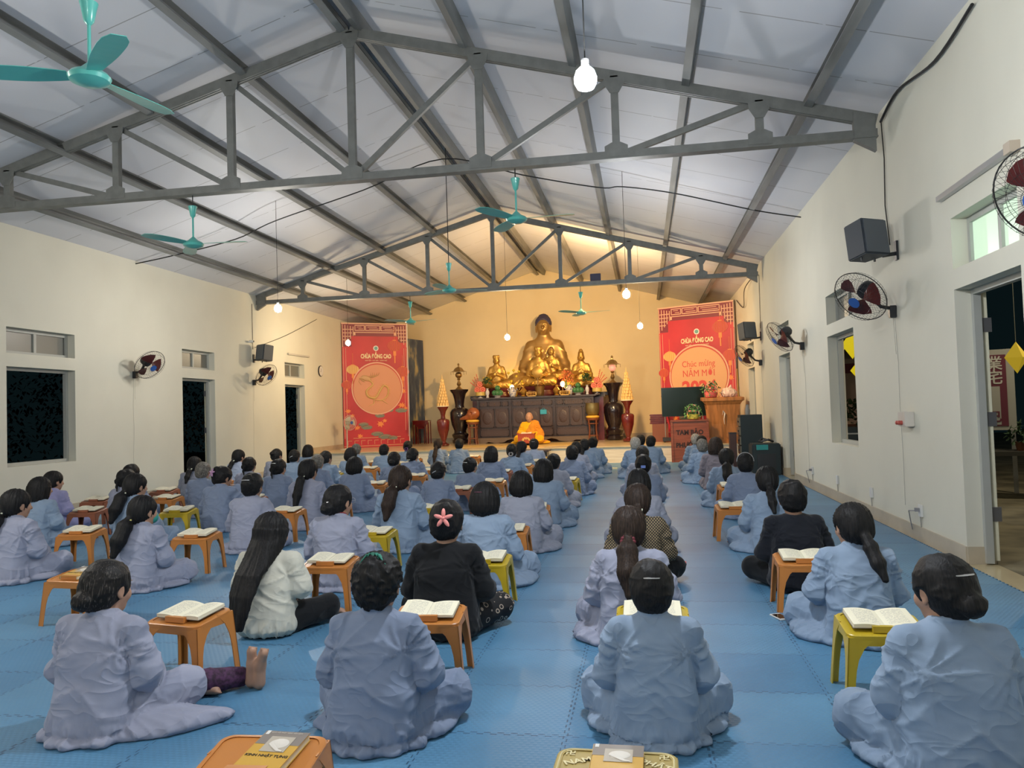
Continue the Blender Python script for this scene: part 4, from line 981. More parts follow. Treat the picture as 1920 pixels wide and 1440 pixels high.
ST = [ # person index, colour, dx, dy, rz(deg), book
 (0,'orange',-.02,.72,-12,1),(1,'orange',.02,.76,3,1),(2,'yellow',.0,.66,0,1),(3,'yellow',-.03,.78,0,1),(4,'orange',.12,.70,0,1),(5,'yellow',.09,.74,0,1),
 (7,'orange',-.16,.72,0,1),(10,'orange',.05,.75,0,1),(11,'orange',-.25,.70,0,1),(12,'yellow',0,.75,0,1),(14,'orange',0,.78,0,1),(18,'orange',-.1,.62,0,1),
 (24,'orange',0,.78,0,1),(25,'yellow',.1,.72,0,1),(26,'orange',0,.8,0,1),(27,'orange',0,.78,0,1),(31,'yellow',0,.75,0,1),(32,'yellow',.1,.75,0,1),(33,'orange',.1,.75,0,1),(34,'red',.05,.68,0,1),(35,'orange',.2,.7,0,1),(36,'red',.12,.7,0,1),
 (37,'orange',.15,.75,0,1),(38,'orange',.2,.7,0,1),(39,'yellow',.1,.75,0,1),(40,'yellow',.05,.72,0,1),(41,'orange',.05,.75,0,1),(42,'orange',.05,.75,0,1),(43,'orange',.05,.72,0,1),(44,'orange',-.12,.62,0,1),(46,'yellow',-.15,.62,0,1),
 (49,'orange',.05,.75,0,1),(51,'orange',.05,.72,0,1),(52,'red',.05,.72,0,1),(54,'orange',.05,.75,0,1),(55,'orange',.1,.75,0,1),(56,'orange',.2,.75,0,1),(57,'yellow',.2,.75,0,1),(58,'orange',.15,.75,0,1),(59,'orange',-.05,.62,0,1),(60,'orange',.15,.75,0,1),
 (61,'orange',.05,.75,0,1),(62,'red',.05,.75,0,1),(63,'orange',.1,.75,0,1),(64,'yellow',.08,.72,0,1),(65,'red',.1,.75,0,1),(66,'red',.05,.75,0,1),(67,'orange',.1,.75,0,1)]
rr = random.Random(5)
for k, (pi_, col, dx, dy, rz, bk) in enumerate(ST):
    P = PEOPLE[pi_]; x, y = P[0]+dx, P[1]+dy+.02; a = math.radians(rz+(rr.uniform(-6,6) if P[1] > 5.5 else 0))
    short = P[10].split('|')[1]
    place_stool(col, x, y, a, '%s plastic stool standing before %s' % (DESC[col], short))
    place_book(k % 3, x-math.sin(a)*.015, y+.015, a, 'open book on the stool before %s' % short)
# stools with closed books
o = place_stool('orange', -4.03, 5.06, -.1, 'orange plastic stool carrying a closed yellow book, beyond the streaked grey head on the left')
closed_book('closed_book', 'closed yellow book on the orange stool left of the streaked grey head', (-4.03,5.06,.334), -.1, True, .125)
o = place_stool('orange', -1.24, 2.34, .05, 'orange plastic stool cut off by the bottom edge, carrying a closed yellow book')
closed_book('closed_book', 'closed yellow prayer book on the orange stool at the bottom edge', (-1.20,2.35,.334), -.06, True, .125)
st = stool_proto('olive', .0); st.location = (-.125,2.37,0); st.rotation_euler = (0,0,-.03); st['label'] = 'olive-gold printed plastic stool cut off by the bottom edge, in the middle'; st['group'] = 'reading stools'
mcr = mat('cream_print', (.72,.64,.36), .5)
b = MB(); pr_ = [(x, y, .3312) for x, y in rrect(.345,.255,.04)]; b.tube(pr_, .0028, 4, close=True); b.build('printed_border', mcr, st)
text_mesh('printed_letters', 'NAM', .04, mcr, st, (-.115,.045,.3312), (0,0,.45), .0004, bold=.001)
text_mesh('printed_letters', 'PHẬT', .04, mcr, st, (.118,.045,.3312), (0,0,-.45), .0004, bold=.001)
for s in (-1, 1): text_mesh('printed_symbol', '卍', .034, mcr, st, (s*.143,.097,.3312), (0,0,0), .0004, bold=.0006)
closed_book('closed_book', 'closed yellow prayer book on the olive-gold printed stool', (-.118,2.375,.334), -.02, False, 0)
o = place_stool('orange', 1.25, 2.40, .0, 'orange plastic stool peeping in at the bottom right corner')
closed_book('closed_book', 'closed prayer book at the bottom right corner of the photo', (1.27,2.40,.334), -.3, False, .125)
# phone, small things on the mats
ph = MB().bx(-.036,.036,-.072,.072,0,.009).build('mobile_phone', m_white, bevel=.002); ph.location = (.825,5.38,.001); ph.rotation_euler = (0,0,.35)
MB().bx(-.031,.031,-.056,.056,.009,.0098).build('screen', mat('black_screen', (.006,.006,.012), .1), ph); tag(ph, 'white mobile phone with black screen lying on the mat', 'phone')
r = MB().bx(-.13,.13,-.1,.1,0,.03).build('thick_book', mat('paper_edge', (.72,.68,.52), .7)); r.location = (-.79,18.2,.001); tag(r, 'thick pale book lying on the mat near the stage', 'book')
MB().bx(-.13,.13,-.1,.1,.03,.034).build('cover', mat('pale_yellow_cover', (.7,.66,.38), .5), r)
r = MB().bx(-.05,.05,-.03,.03,0,.012).build('red_packet', mat('red_packet', (.6,.06,.05), .5)); r.location = (.27,7.2,.001); tag(r, 'small red packet on the mat beside the patterned shirt', 'packet')
# ------------------------------------------------------------------ ceiling fans
m_teal = mat('teal_enamel', (.10,.46,.40), .3, coat=.3)
m_wire = mat('black_cable', (.015,.015,.015), .6)
def ceiling_fan(x, y, z, ang, rodtop, label):
    t = empty('ceiling_fan', (x, y, z), ang, label, 'ceiling fan', 'teal ceiling fans')
    b = MB(); b.lathe([(.01,-.055),(.06,-.05),(.115,-.025),(.125,0),(.11,.02),(.06,.045),(.03,.075),(.014,.09)], 28); b.build('motor', m_teal, t, smooth=SM)
    b = MB(); b.tube([(0,0,.08),(0,0,.36)], .011, 10); b.build('rod', m_teal, t, smooth=SM)
    b = MB(); b.lathe([(.012,.33),(.03,.35),(.045,.43),(.055,.47),(.05,.475),(.01,.46)], 20); b.build('canopy', m_teal, t, smooth=SM)
    b = MB(); b.tube([(0,0,.45),(0,0,rodtop-z)], .007, 6); b.build('hanger_wire', m_wire, t)
    for k in range(3):
        a = 2*PI*k/3; bl = MB()
        P = []; F = []
        for i in range(9):
            q = i/8; r = .12+.55*q; w_ = .045+.035*math.sin(min(1,q*1.6)*PI/2)-(.04*max(0,q-.85)/.15); tw = .22*(1-q*.5)
            for s in (-1, 1):
                for h in (-.002, .002): P.append((r, s*w_, s*w_*tw+h+.005))
        for i in range(8):
            o = i*4
            for j, k2 in ((0,1),(1,3),(3,2),(2,0)): F.append((o+j, o+k2, o+4+k2, o+4+j))
        F += [(0,2,3,1),(32,33,35,34)]
        bl.add(P, F, rotz(a)); bl.build('blade', m_teal, t)
    return t
ceiling_fan(-3.32, 4.3, 3.56, 1.40, zc(-3.32)-.1, 'teal ceiling fan nearest the camera, top left of the photo')
ceiling_fan(-5.43, 8.85, 3.60, .12, 4.24, 'teal ceiling fan hung from the left half of the near truss')
ceiling_fan(-1.37, 8.85, 3.62, .0, 4.24, 'teal ceiling fan hung from the right half of the near truss')
ceiling_fan(-3.29, 13.3, 3.57, .4, zc(-3.29)-.1, 'teal ceiling fan on a long rod from the ridge')
ceiling_fan(-5.35, 17.75, 3.60, -.25, 4.24, 'teal ceiling fan beside the left red banner')
ceiling_fan(-1.33, 17.75, 3.60, -.2, 4.24, 'teal ceiling fan beside the gold Buddha head')
# ------------------------------------------------------------------ bulbs
BD = ['large bare bulb nearest the camera, above the middle aisle','bare bulb out of frame on the left of the near bay','bare bulb right of the ridge just before the far truss','bare bulb at the left end of the far truss','bare bulb in front of the left red banner','bare bulb hanging left of the gold Buddha','bare bulb hanging right of the gold Buddha','bare bulb behind the camera on the right','bare bulb behind the camera on the left','bare bulb just behind and left of the camera']
for (x, y, z, W_, col, ), d in zip(BULBS, BD):
    mx_ = max(col); em = mat('bulb_glow_%d' % W_ if False else 'bulb_glow_%d_%d' % (W_, int(col[2]*100)), (1,1,1), .3, emit=col, es=W_)
    b = MB(); b.lathe([(.012,-.075),(.045,-.06),(.06,-.03),(.062,0),(.05,.035),(.03,.055)], 18)
    o = b.build('light_bulb', em, None, (x, y, z), smooth=1.2); tag(o, d, 'light bulb', 'hanging bulbs')
    MB().tube([(0,0,.055),(0,0,.10)], .022, 10).build('socket', mat('black_socket', (.02,.02,.02), .5), o)
    MB().tube([(0,0,.09),(0,0,zc(x)-z+.005)], .004, 5).build('hanging_cord', m_wire, o)
# ------------------------------------------------------------------ wall fans
m_blk = mat('black_plastic', (.02,.022,.026), .4)
m_redb = mat('dark_red_blade', (.085,.014,.012), .35)
m_cagew = mat('black_cage_wire', (.03,.03,.03), .4, .5)
def fan_head(t, R, off, mb, mc, mbl, hub=(.03,.10,.35), K=1.0):
    """cage facing local -y of rotation R at offset off"""
    M = R; off = Vector(off)
    T = lambda p: M @ (Vector(p)*K)+off
    c = MB(); RR = .225
    A = Matrix.Rotation(PI/2, 3, 'X')
    for k in range(4):
        q = k/3; rr_ = RR*(1-.0*q)
    c.tube([T((RR*math.cos(2*PI*i/36), 0, RR*math.sin(2*PI*i/36))) for i in range(36)], .005, 6, close=True)
    for r_, y_ in ((.20,.048),(.20,-.052),(.13,-.075),(.13,.07),(.06,-.085)):
        c.tube([T((r_*math.cos(2*PI*i/28), y_, r_*math.sin(2*PI*i/28))) for i in range(28)], .0016, 4, close=True)
    for i in range(44):
        a = 2*PI*i/44; ca, sa = math.cos(a), math.sin(a)
        c.tube([T((.045*ca,-.088,.045*sa)), T((.14*ca,-.078,.14*sa)), T((.205*ca,-.05,.205*sa)), T((RR*ca,0,RR*sa)), T((.205*ca,.045,.205*sa)), T((.12*ca,.068,.12*sa)), T((.05*ca,.075,.05*sa))], .0013, 3, cap=False)
    c.build('cage', mc, t)
    h = MB(); h.lathe([(.02,.0),(.045,.004),(.048,.012),(.02,.014)], 16, M=M @ Matrix.Rotation(PI/2, 3, 'X') @ Matrix.Scale(K, 3), c=T((0,-.085,0))); h.build('centre_badge', mat('blue_badge', hub, .4), t, smooth=SM)
    for k in range(3):
        a0 = 2*PI*k/3; b = MB(); P = []; F = []
        for i in range(7):
            q = i/6; r_ = .035+.15*q
            for j in range(4):
                th = a0+(j/3-.5)*(1.0+.5*q)*(1-.3*q**3); P.append(T((r_*math.cos(th), (j/3-.5)*.05, r_*math.sin(th))))
        for i in range(6):
            for j in range(3): F.append((i*4+j, i*4+j+1, i*4+5+j, i*4+4+j))
        b.add(P, F); b.build('blade', mbl, t)
    m = MB(); m.lathe([(.02,0),(.055,.01),(.068,.05),(.065,.11),(.04,.14),(.01,.145)], 18, M=M @ Matrix.Rotation(-PI/2, 3, 'X') @ Matrix.Scale(K, 3), c=T((0,.03,0))); m.build('motor_housing', mb, t, smooth=SM)
def wall_fan(side, y, z, label, yaw, pitch, roll=0):
    """side +1 right wall; pull cord hangs from the bracket"""
    xw = XR if side > 0 else XL; s = -side
    t = empty('wall_fan', (xw, y, z), 0, label, 'wall fan', 'black wall fans')
    b = MB(); b.box((s*.035,0,0), (.07,.07,.13)); b.build('wall_bracket', m_blk, t, bevel=.006)
    b = MB(); b.tube([(s*.06,0,.04),(s*.15,-.01,.06),(s*.22,-.03,.13),(s*.29,-.05,.24)], [.02,.019,.022,.03], 8); b.build('arm', m_blk, t, smooth=SM)
    R = Matrix.Rotation(yaw, 3, 'Z') @ Matrix.Rotation(pitch, 3, 'X')
    fan_head(t, R, (s*.29-R[0][1]*.13, -.05-R[1][1]*.13, .24-R[2][1]*.13), m_blk, m_cagew, m_redb, K=1.28)
    b = MB(); b.tube([(s*.03,0,-.06),(s*.02,.01,-.3),(s*.012,.02,-.45)], .0018, 4); b.tube([(s*.02,-.02,-.06),(s*.01,-.03,-.55),(s*.012,-.02,-1.0),(s*.01,-.04,-1.5),(s*.01,-.03,-z+.3)], .002, 4)
    b.build('power_cord', mat('grey_cord', (.35,.34,.3), .6), t)
    return t
wall_fan(1, 8.8, 2.33, 'black wall fan with blue centre badge, on the right wall below the near speaker', -.95, .62)
wall_fan(1, 13.6, 2.34, 'black wall fan on the right wall before the narrow doorway', -1.35, .62)
wall_fan(1, 18.3, 2.33, 'black wall fan furthest up the right wall, overlapping the red banner', -1.35, .62)
wall_fan(1, 4.92, 2.36, 'black wall fan cut off by the right edge above the doorway', -1.0, .5)
wall_fan(-1, 13.03, 2.30, 'black wall fan on the left wall between window and doorway', 1.25, .62)
wall_fan(-1, 17.5, 2.30, 'black wall fan on the left wall below the speaker', 1.25, .62)
# pedestal fan before the left banner
t = empty('pedestal_fan', (-8.75,22.2,ZS), 0, 'cream pedestal fan standing in front of the left red banner', 'fan')
m_cream = mat('cream_fan_plastic', (.55,.54,.46), .4)
b = MB(); b.lathe([(.22,0),(.22,.02),(.05,.045),(.02,.05)], 24); b.build('base', m_cream, t, smooth=SM)
MB().tube([(0,0,.04),(0,0,.62)], .017, 10).build('pole', m_cream, t, smooth=SM)
fan_head(t, Matrix.Rotation(1.0, 3, 'Z'), (.12,-.06,.80), m_cream, mat('cream_cage', (.5,.49,.42), .4), mat('cream_blade', (.45,.43,.36), .4), (.4,.38,.3))
MB().box((0,0,.66), (.09,.09,.1)).build('control_box', m_cream, t, bevel=.008)
# ------------------------------------------------------------------ loudspeakers
def wall_speaker(side, y, z, label):
    xw = XR if side > 0 else XL; s = -side
    t = empty('wall_speaker', (xw, y, z), 0, label, 'loudspeaker', 'wall loudspeakers')
    b = MB(); b.box((s*.012,0,0), (.024,.07,.2)); b.tube([(s*.02,0,-.03),(s*.16,-.02,-.05)], .02, 8); b.build('wall_bracket', m_blk, t)
    R = Matrix.Rotation(.55*side, 3, 'Z') @ Matrix.Rotation(-.12, 3, 'X')
    b = MB(); P = [(-.17,-.14),(.17,-.14),(.12,.15),(-.12,.15)]
    b.prism(P, -.19, .19, 'z', (R.to_4x4())); b.v = [tuple(Vector(p)+Vector((s*.32,-.03,.12))) for p in b.v]
    b.build('cabinet', mat('charcoal_speaker_box', (.045,.055,.07), .55, bump=.2, bscale=200), t, bevel=.012)
    b = MB(); b.box((0,0,0), (.31,.012,.35)); b.v = [tuple(R @ (Vector(p)+Vector((0,-.147,0)))+Vector((s*.32,-.03,.12))) for p in b.v]
    b.build('grille', mat('grey_speaker_grille', (.10,.115,.135), .6, .2), t, bevel=.004)
    b = MB(); b.v = []; 
    for dx in (-.09,.09): b.tube([tuple(R @ Vector((dx,0,-.19))+Vector((s*.32,-.03,.12))), tuple(R @ Vector((dx,0,-.225))+Vector((s*.32,-.03,.12)))], .012, 8)
    b.build('clamp_screw', m_blk, t)
    return t
wall_speaker(1, 8.65, 2.95, 'black loudspeaker high on the right wall nearest the camera')
wall_speaker(1, 18.29, 2.93, 'grey-black loudspeaker on the right wall near the red banner')
wall_speaker(-1, 17.54, 2.88, 'dark loudspeaker on the left wall under the far truss')
# ------------------------------------------------------------------ other wall things
c = MB(); c.tube([(XR-.02,7.39,3.15),(XR-.02,6.0,3.15)], .02, 8); c.box((XR-.03,6.7,3.15), (.05,1.36,.045))
o = c.build('tube_light', mat('aluminium_strip', (.45,.46,.47), .3, .6)); tag(o, 'unlit fluorescent tube fitting above the right doorway', 'tube light')
MB().bx(XR-.07, XR-.0, 5.93, 6.03, 3.11, 3.19).build('end_cap', mat('beige_cap', (.5,.42,.33), .5), o)
c = MB(); c.box((XL+.03,20.0,3.12), (.05,1.3,.045)); o = c.build('tube_light', mat('pale_strip', (.5,.48,.42), .4)); tag(o, 'unlit fluorescent tube fitting above the far left doorway', 'tube light')
t = MB().lathe([(.01,0),(.15,.0),(.16,.015),(.16,.03),(.14,.035)], 28, M=Matrix.Rotation(PI/2, 3, 'Y')).build('wall_clock', m_blk, None, (XL,21.47,2.76), smooth=SM); tag(t, 'round wall clock with dark rim on the left wall by the banner', 'clock')
MB().lathe([(.01,.036),(.142,.036),(.142,.037),(.01,.037)], 28, M=Matrix.Rotation(PI/2, 3, 'Y')).build('dial', m_white, t)
h = MB(); h.box((.04,0,.035), (.003,.008,.08)); h.box((.04,-.03,-.02), (.003,.06,.008)); h.build('clock_hand', m_blk, t)
t = MB().box((.09,0,0), (.10,.06,.06)).tube([(0,0,-.01),(.05,0,0)], .02, 8).build('security_camera', m_white, None, (XL,17.3,3.27), bevel=.006); tag(t, 'small white security camera on the left wall above the speaker', 'camera')
MB().lathe([(.02,0),(.024,.012),(.015,.014)], 12, M=Matrix.Rotation(PI/2, 3, 'Y'), c=(.135,0,0)).build('lens', m_blk, t)
t = MB().box((-.045,0,0), (.09,.22,.15)).build('socket_box', mat('white_switch', (.62,.58,.52), .4), None, (XR,8.5,1.2), bevel=.005); tag(t, 'white switch and socket box on the right wall beside the doorway', 'socket')
for dy in (.045, -.02): MB().lathe([(.01,0),(.022,0),(.02,.04),(.01,.045)], 12, M=Matrix.Rotation(-PI/2, 3, 'Y'), c=(-.09,dy,-.035)).build('plug', mat('red_plug', (.45,.08,.06), .5), t, smooth=SM)
for k, (y, d) in enumerate([(8.31,'low wall socket with a plugged cord, nearest the right doorway'),(10.0,'low wall socket, second from the right doorway'),(11.67,'low wall socket below the right-hand window'),(13.33,'low wall socket with a plug, below the second wall fan')]):
    t = MB().box((-.012,0,0), (.024,.08,.12)).build('wall_socket', m_white, None, (XR,y,.30), bevel=.003); tag(t, d, 'socket', 'low sockets on the right wall')
    MB().tube([(-.015,0,-.06),(-.012,0,-.165)], .006, 6).build('conduit', mat('grey_cord', (.35,.34,.3), .6), t)
    if k in (0, 3):
        MB().box((-.045,.0,.01), (.04,.035,.035)).tube([(-.05,.0,0),(-.09,.10,-.01),(-.05,.2,-.1),(-.02,.24,-.22)], .005, 5).build('plug', mat('grey_plug', (.25,.25,.27), .5), t)
# cables
def cable(name, pts, r, label):
    o = MB().tube(pts, r, 6).build(name, m_wire, smooth=SM); return tag(o, label, 'cable')
def catmull(P, n=6):
    P = [Vector(p) for p in P]; Q = [P[0]]+P+[P[-1]]; out = []
    for i in range(1, len(Q)-2):
        for k in range(n):
            t = k/n; a, b, c, d = Q[i-1:i+3]; out.append(.5*((2*b)+(c-a)*t+(2*a-5*b+4*c-d)*t*t+(3*b-a-3*c+d)*t**3))
    return out+[P[-1]]
cable('ceiling_cable', catmull([(XL,13.14,4.38),(-8.5,13.2,4.50),(-7.25,13.2,4.72),(-6.36,13.0,4.95),(-4.75,13.1,5.4),(-3.3,13.15,5.85),(-1.9,13.15,5.45),(-.62,13.1,5.12),(-.22,13.1,5.1),(.63,13.2,4.95),(1.9,13.3,4.6),(XR,13.4,4.45)]), .011, 'black cable strung across the roof between the two trusses')
cable('eave_cable', catmull([(XR-.03,6.5,4.45),(XR-.03,7.3,4.36),(XR-.03,8.3,4.50),(XR-.03,8.9,4.40)]), .014, 'black cable sagging along the top of the right wall')
cable('wall_cable', [(XR-.012,8.95,4.45),(XR-.012,8.9,4.0),(XR-.012,8.95,3.5),(XR-.012,8.85,3.05)], .006, 'thin cable running down the right wall to the near speaker')
cable('wall_cable', [(XL+.012,17.5,4.2),(XL+.012,17.5,3.6),(XL+.012,17.5,3.1)], .006, 'thin cable running down the left wall to the speaker')
cable('wall_cable', [(XR-.012,18.15,4.3),(XR-.012,18.2,3.6),(XR-.012,18.25,3.1)], .006, 'thin cable running down the right wall to the far speaker')
cable('wall_cable', catmull([(XL+.012,17.6,3.15),(XL+.012,19.3,3.6),(XL+.012,21.3,4.25)]), .006, 'thin cable looping up the left wall from speaker to eave')
cable('eave_cable', catmull([(XR-.02,19.0,4.4),(XR-.1,20.0,4.25),(XR-.04,20.8,3.9),(XR-.02,22.4,4.3)]), .01, 'loose cable loop at the top of the right wall above the banner')
t = MB().box((0,0,0), (.24,.07,.16)).build('floodlight', mat('navy_box', (.03,.03,.07), .5), None, (-.98,17.80,4.40), bevel=.006); tag(t, 'small dark floodlight on the far truss, turned towards the altar', 'floodlight')
MB().box((0,.0,-.1), (.05,.05,.1)).build('mounting_foot', m_steel, t)
flo['label'] = 'warm beam of the floodlight on the far truss'; flo['category'] = 'light'
# ------------------------------------------------------------------ altar
m_dark = mat('dark_carved_wood', (.035,.022,.024), .35, bump=.25, bscale=22, var=.3, vscale=6, coat=.15)
m_dark2 = mat('dark_wood_relief', (.055,.034,.034), .4, bump=.6, bscale=30)
m_redlac = mat('dark_red_lacquer', (.12,.012,.012), .22, coat=.4, var=.2, vscale=6)
m_maroon = mat('maroon_pedestal', (.075,.012,.018), .4, bump=.3, bscale=20)
m_gold = mat('polished_gold', (.52,.30,.07), .38, .7, bump=.08, bscale=40)
m_goldd = mat('aged_gold', (.42,.26,.09), .38, .6, bump=.1, bscale=30)
m_brass = mat('old_brass', (.36,.24,.10), .3, .8)
m_redw = mat('red_brown_wood', (.20,.065,.03), .4, bump=.15, bscale=30, stretch=(1,1,.2))
AX, AY = -3.35, 24.1
t = empty('altar_cabinet', (AX, AY, ZS), 0, 'long dark carved wooden altar cabinet on the stage', 'altar')
b = MB(); b.bx(-1.82,1.82,.06,.50,.17,1.36); b.build('body', m_dark, t)
b = MB(); b.prism([(-2.0,1.42),(-1.92,1.40),(-1.85,1.375),(1.85,1.375),(1.92,1.40),(2.0,1.42),(1.98,1.47),(1.88,1.435),(-1.88,1.435),(-1.98,1.47)], 0, .55); b.build('top', m_dark, t)
b = MB(); ap = [(-1.85,.17),(1.85,.17),(1.85,0),(1.6,0),(1.5,.05),(1.25,.06),(1.1,.0),(.75,.03),(.65,.09),(.5,.12),(.35,.09),(.25,.03),(-.1,.03),(-.5,.02),(-.6,.09),(-.75,.12),(-.9,.09),(-1.0,.03),(-1.25,.0),(-1.5,.05),(-1.6,0),(-1.85,0)]
b.prism(ap, .0, .05); b.build('apron', mat('dark_wood_gilt_apron', (.14,.10,.07), .4, bump=.7, bscale=26), t)
def panel(x0, x1, z0, z1, name='panel'):
    b = MB(); b.bx(x0,x1,.035,.06,z0,z1)
    w_ = .025; b.bx(x0,x1,.02,.036,z1-w_,z1); b.bx(x0,x1,.02,.036,z0,z0+w_); b.bx(x0,x0+w_,.02,.036,z0,z1); b.bx(x1-w_,x1,.02,.036,z0,z1)
    return b.build(name, m_dark2, t)
xs = [-1.78,-1.62,-1.2,-.86,-.42,-.02,.42,.78,1.2,1.78]
for x0, x1 in ((-1.74,-1.5),(-1.46,-1.08),(-1.04,-.84),(-.7,-.42),(-.38,.22),(.26,.54),(.68,.88),(.92,1.5),(1.54,1.76)):
    d = panel(x0, x1, 1.16, 1.30, 'drawer'); MB().ell((.5*(x0+x1),.015,1.23), (.012,.012,.012), 8, 6).build('knob', m_brass, d, smooth=SM)
for x0, x1 in ((-1.74,-1.3),(-1.26,-.84),(-.7,-.3),(-.26,.14),(.18,.54),(.68,1.06),(1.1,1.46),(1.5,1.76)):
    p = panel(x0, x1, .5, 1.08, 'door_panel'); MB().ell((.5*(x0+x1),.035,.79), (.36*(x1-x0),.012,.2), 12, 8).build('carving', m_dark2, p, smooth=SM)
for x0, x1 in ((-1.74,-.84),(-.7,.54),(.68,1.76)): panel(x0, x1, .22, .44, 'lower_panel')
for x in (-1.8,-.77,.61,1.8): MB().bx(x-.03,x+.03,0.01,.06,.17,1.36).build('stile', m_dark, t)
# taller rear altar table behind
t2 = empty('rear_altar', (AX, 25.1, ZS), 0, 'dark wooden rear altar table carrying the statues', 'altar')
MB().bx(-2.25,2.25,-.05,1.15,1.42,1.52).build('top', m_dark, t2)
MB().bx(-2.1,2.1,-.0,1.1,.0,1.42).build('body', m_redlac, t2)
MB().bx(-2.15,2.15,-.42,-.05,1.36,1.435).build('front_step', m_dark, t2); MB().bx(-2.1,2.1,-.40,-.01,0,1.36).build('front_base', m_redlac, t2)
TZ = ZS+1.435; RZ = ZS+1.52
# ---- statues
def statue_mesh(name, m, h=.012, crown=None, hands='lap', shade=None):
    S = SDF((-.46,-.34,-.02), (.46,.38,1.12), h)
    # seated figure facing -y
    S.loft([(0,.2,.16,.02),(.1,.2,.16,.02),(.22,.15,.115,.02),(.36,.155,.105,.02),(.5,.185,.11,.02),(.6,.18,.098,.02),(.67,.14,.085,.02),(.71,.095,.075,.02),(.75,.07,.065,.02)], .04, 2.3)
    for s in (1, -1):
        S.cap((s*.12,0,.13), (s*.35,-.08,.14), .13, .12, .05); S.cap((s*.35,-.08,.12), (-s*.04,-.23,.09), .11, .085, .04)
        S.cap((s*.17,.02,.60), (s*.24,-.01,.36), .075, .075, .04)
        if hands == 'lap': S.cap((s*.24,-.01,.36), (s*.06,-.20,.25), .072, .045, .03); S.cap((s*.07,-.21,.235), (-s*.03,-.23,.22), .035, .028, .02)
        else: S.cap((s*.24,-.01,.36), (s*.05,-.18,.42), .07, .05, .03); S.cap((s*.05,-.18,.42), (s*.01,-.20,.50), .035, .02, .02)
        S.cap((s*.25,.0,.34), (s*.29,-.06,.17), .07, .05, .04)
    S.cap((0,.015,.66), (0,.01,.78), .075, .066, .03)
    S.ell((0,-.005,.848), (.094,.10,.113), .02); S.ell((0,-.025,.80), (.066,.07,.07), .03)
    S.cap((0,-.098,.855), (0,-.118,.822), .008, .015, .012); S.ell((0,-.098,.79), (.026,.014,.007), .008); S.ell((0,-.095,.778), (.02,.012,.007), .006)
    for s in (1, -1):
        S.ell((s*.034,-.098,.85), (.022,.014,.013), .012, None, 'sub'); S.ell((s*.034,-.086,.848), (.017,.011,.010), .004); S.cap((s*.012,-.1,.872), (s*.055,-.088,.876), .006, .004, .008)
        S.ell((s*.094,.005,.82), (.011,.022,.055), .01)
    # open collar of the robe
    S.cap((-.10,-.03,.66), (.03,-.11,.42), .018, .02, .012); S.cap((.10,-.03,.66), (-.03,-.11,.40), .018, .02, .012)
    if crown == 'tall':
        S.loft([(.9,.085,.085,.01),(.98,.08,.08,.015),(1.06,.05,.05,.02),(1.09,.03,.03,.02)], .03); S.ell((0,-.06,.95), (.05,.04,.05), .02)
    if crown == 'wide':
        for i in range(5): a = -PI*.15-PI*.7*i/4; S.ell((.09*math.cos(a), .01+.09*math.sin(a), .955), (.03,.025,.06), .01)
        S.ell((0,.01,.95), (.085,.09,.05), .02)
    S.floor(0)
    def disp(P, Nn):
        x, y, z = P.T
        d = .012*ridge(vnoise(np.stack([x*5, y*5, z*16+np.abs(x)*12], 1)))*np.clip((.62-z)/.1, 0, 1)
        d += .010*ridge(vnoise(np.stack([np.arctan2(y, x)*5, z*22, z*0+2], 1)))*np.clip((.25-z)/.1, 0, 1)
        return d
    return S.mesh(name, m, disp)
def knobs_hair(parent, m, h=.01):
    S = SDF((-.13,-.13,.8), (.13,.15,1.08), h)
    S.ell((0,.012,.888), (.104,.106,.098), .02); S.ell((0,.025,.962), (.06,.06,.045), .03); S.ell((0,-.09,.812), (.088,.082,.118), .01, None, 'sub'); S.ell((0,.02,.76), (.12,.13,.06), .01, None, 'sub')
    me = S.mesh('hair', m, lambda P, Nn: .006*ridge(vnoise(P*45)))
    o = bpy.data.objects.new('hair', me); C.objects.link(o); o.parent = parent; return o
def lotus_base(parent, r, h, z0, m, name='lotus_pedestal', sy=.8):
    b = MB(); b.lathe([(r*.9,0),(r*1.0,.02*h),(r*1.0,.2*h),(r*.85,.3*h),(r*.82,.5*h),(r*.95,.62*h),(r*1.05,.85*h),(r*.98,h),(.02,h)], 32, wob=lambda a, z: 1+.04*abs(math.cos(8*a)))
    b.v = [(x, y*sy, z+z0) for x, y, z in b.v]
    return b.build(name, m, parent, smooth=.6)
def statue(x, y, z, H, label, m, crown=None, hands='lap', base=.25, fine=.012):
    t = bpy.data.objects.new('buddha_statue', statue_mesh('buddha_statue', m, fine, crown, hands)); C.objects.link(t)
    tot = 1.04 if crown is None else 1.08; s = H/tot
    t.location = (x, y, z); t.scale = (s, s*.76, s); tag(t, label, 'statue'); return t, s
mb_ = mat('blue_black_curls', (.05,.045,.10), .5)
m_golds = mat('satin_gold_statue', (.50,.30,.10), .32, .6, bump=.06, bscale=14, var=.2, vscale=2.5)
big, s = statue(-3.17, 25.52, RZ+.0, 2.70, 'very large seated golden Buddha statue with dark blue hair behind the altar', m_golds, fine=.0075)
knobs_hair(big, mb_, .0075)
lotus_base(big, .42, .10, -.02, m_maroon)
big.location.z = RZ+.03
def small_statue(x, y, z, H, label, crown, hands, ped=.26):
    t, s = statue(x, y, z+ped, H, label, m_gold, crown, hands)
    b = MB(); b.lathe([(.36,-ped/s),(.38,-ped/s*.8),(.33,-ped/s*.55),(.32,-ped/s*.4),(.38,-ped/s*.15),(.40,0),(.02,.0)], 28, wob=lambda a, z: 1+.03*abs(math.cos(8*a)))
    b.v = [(x_, y_*.75, z_) for x_, y_, z_ in b.v]; b.build('lotus_pedestal', m_maroon, t, smooth=.6)
    if crown is None: knobs_hair(t, m_goldd)
    return t
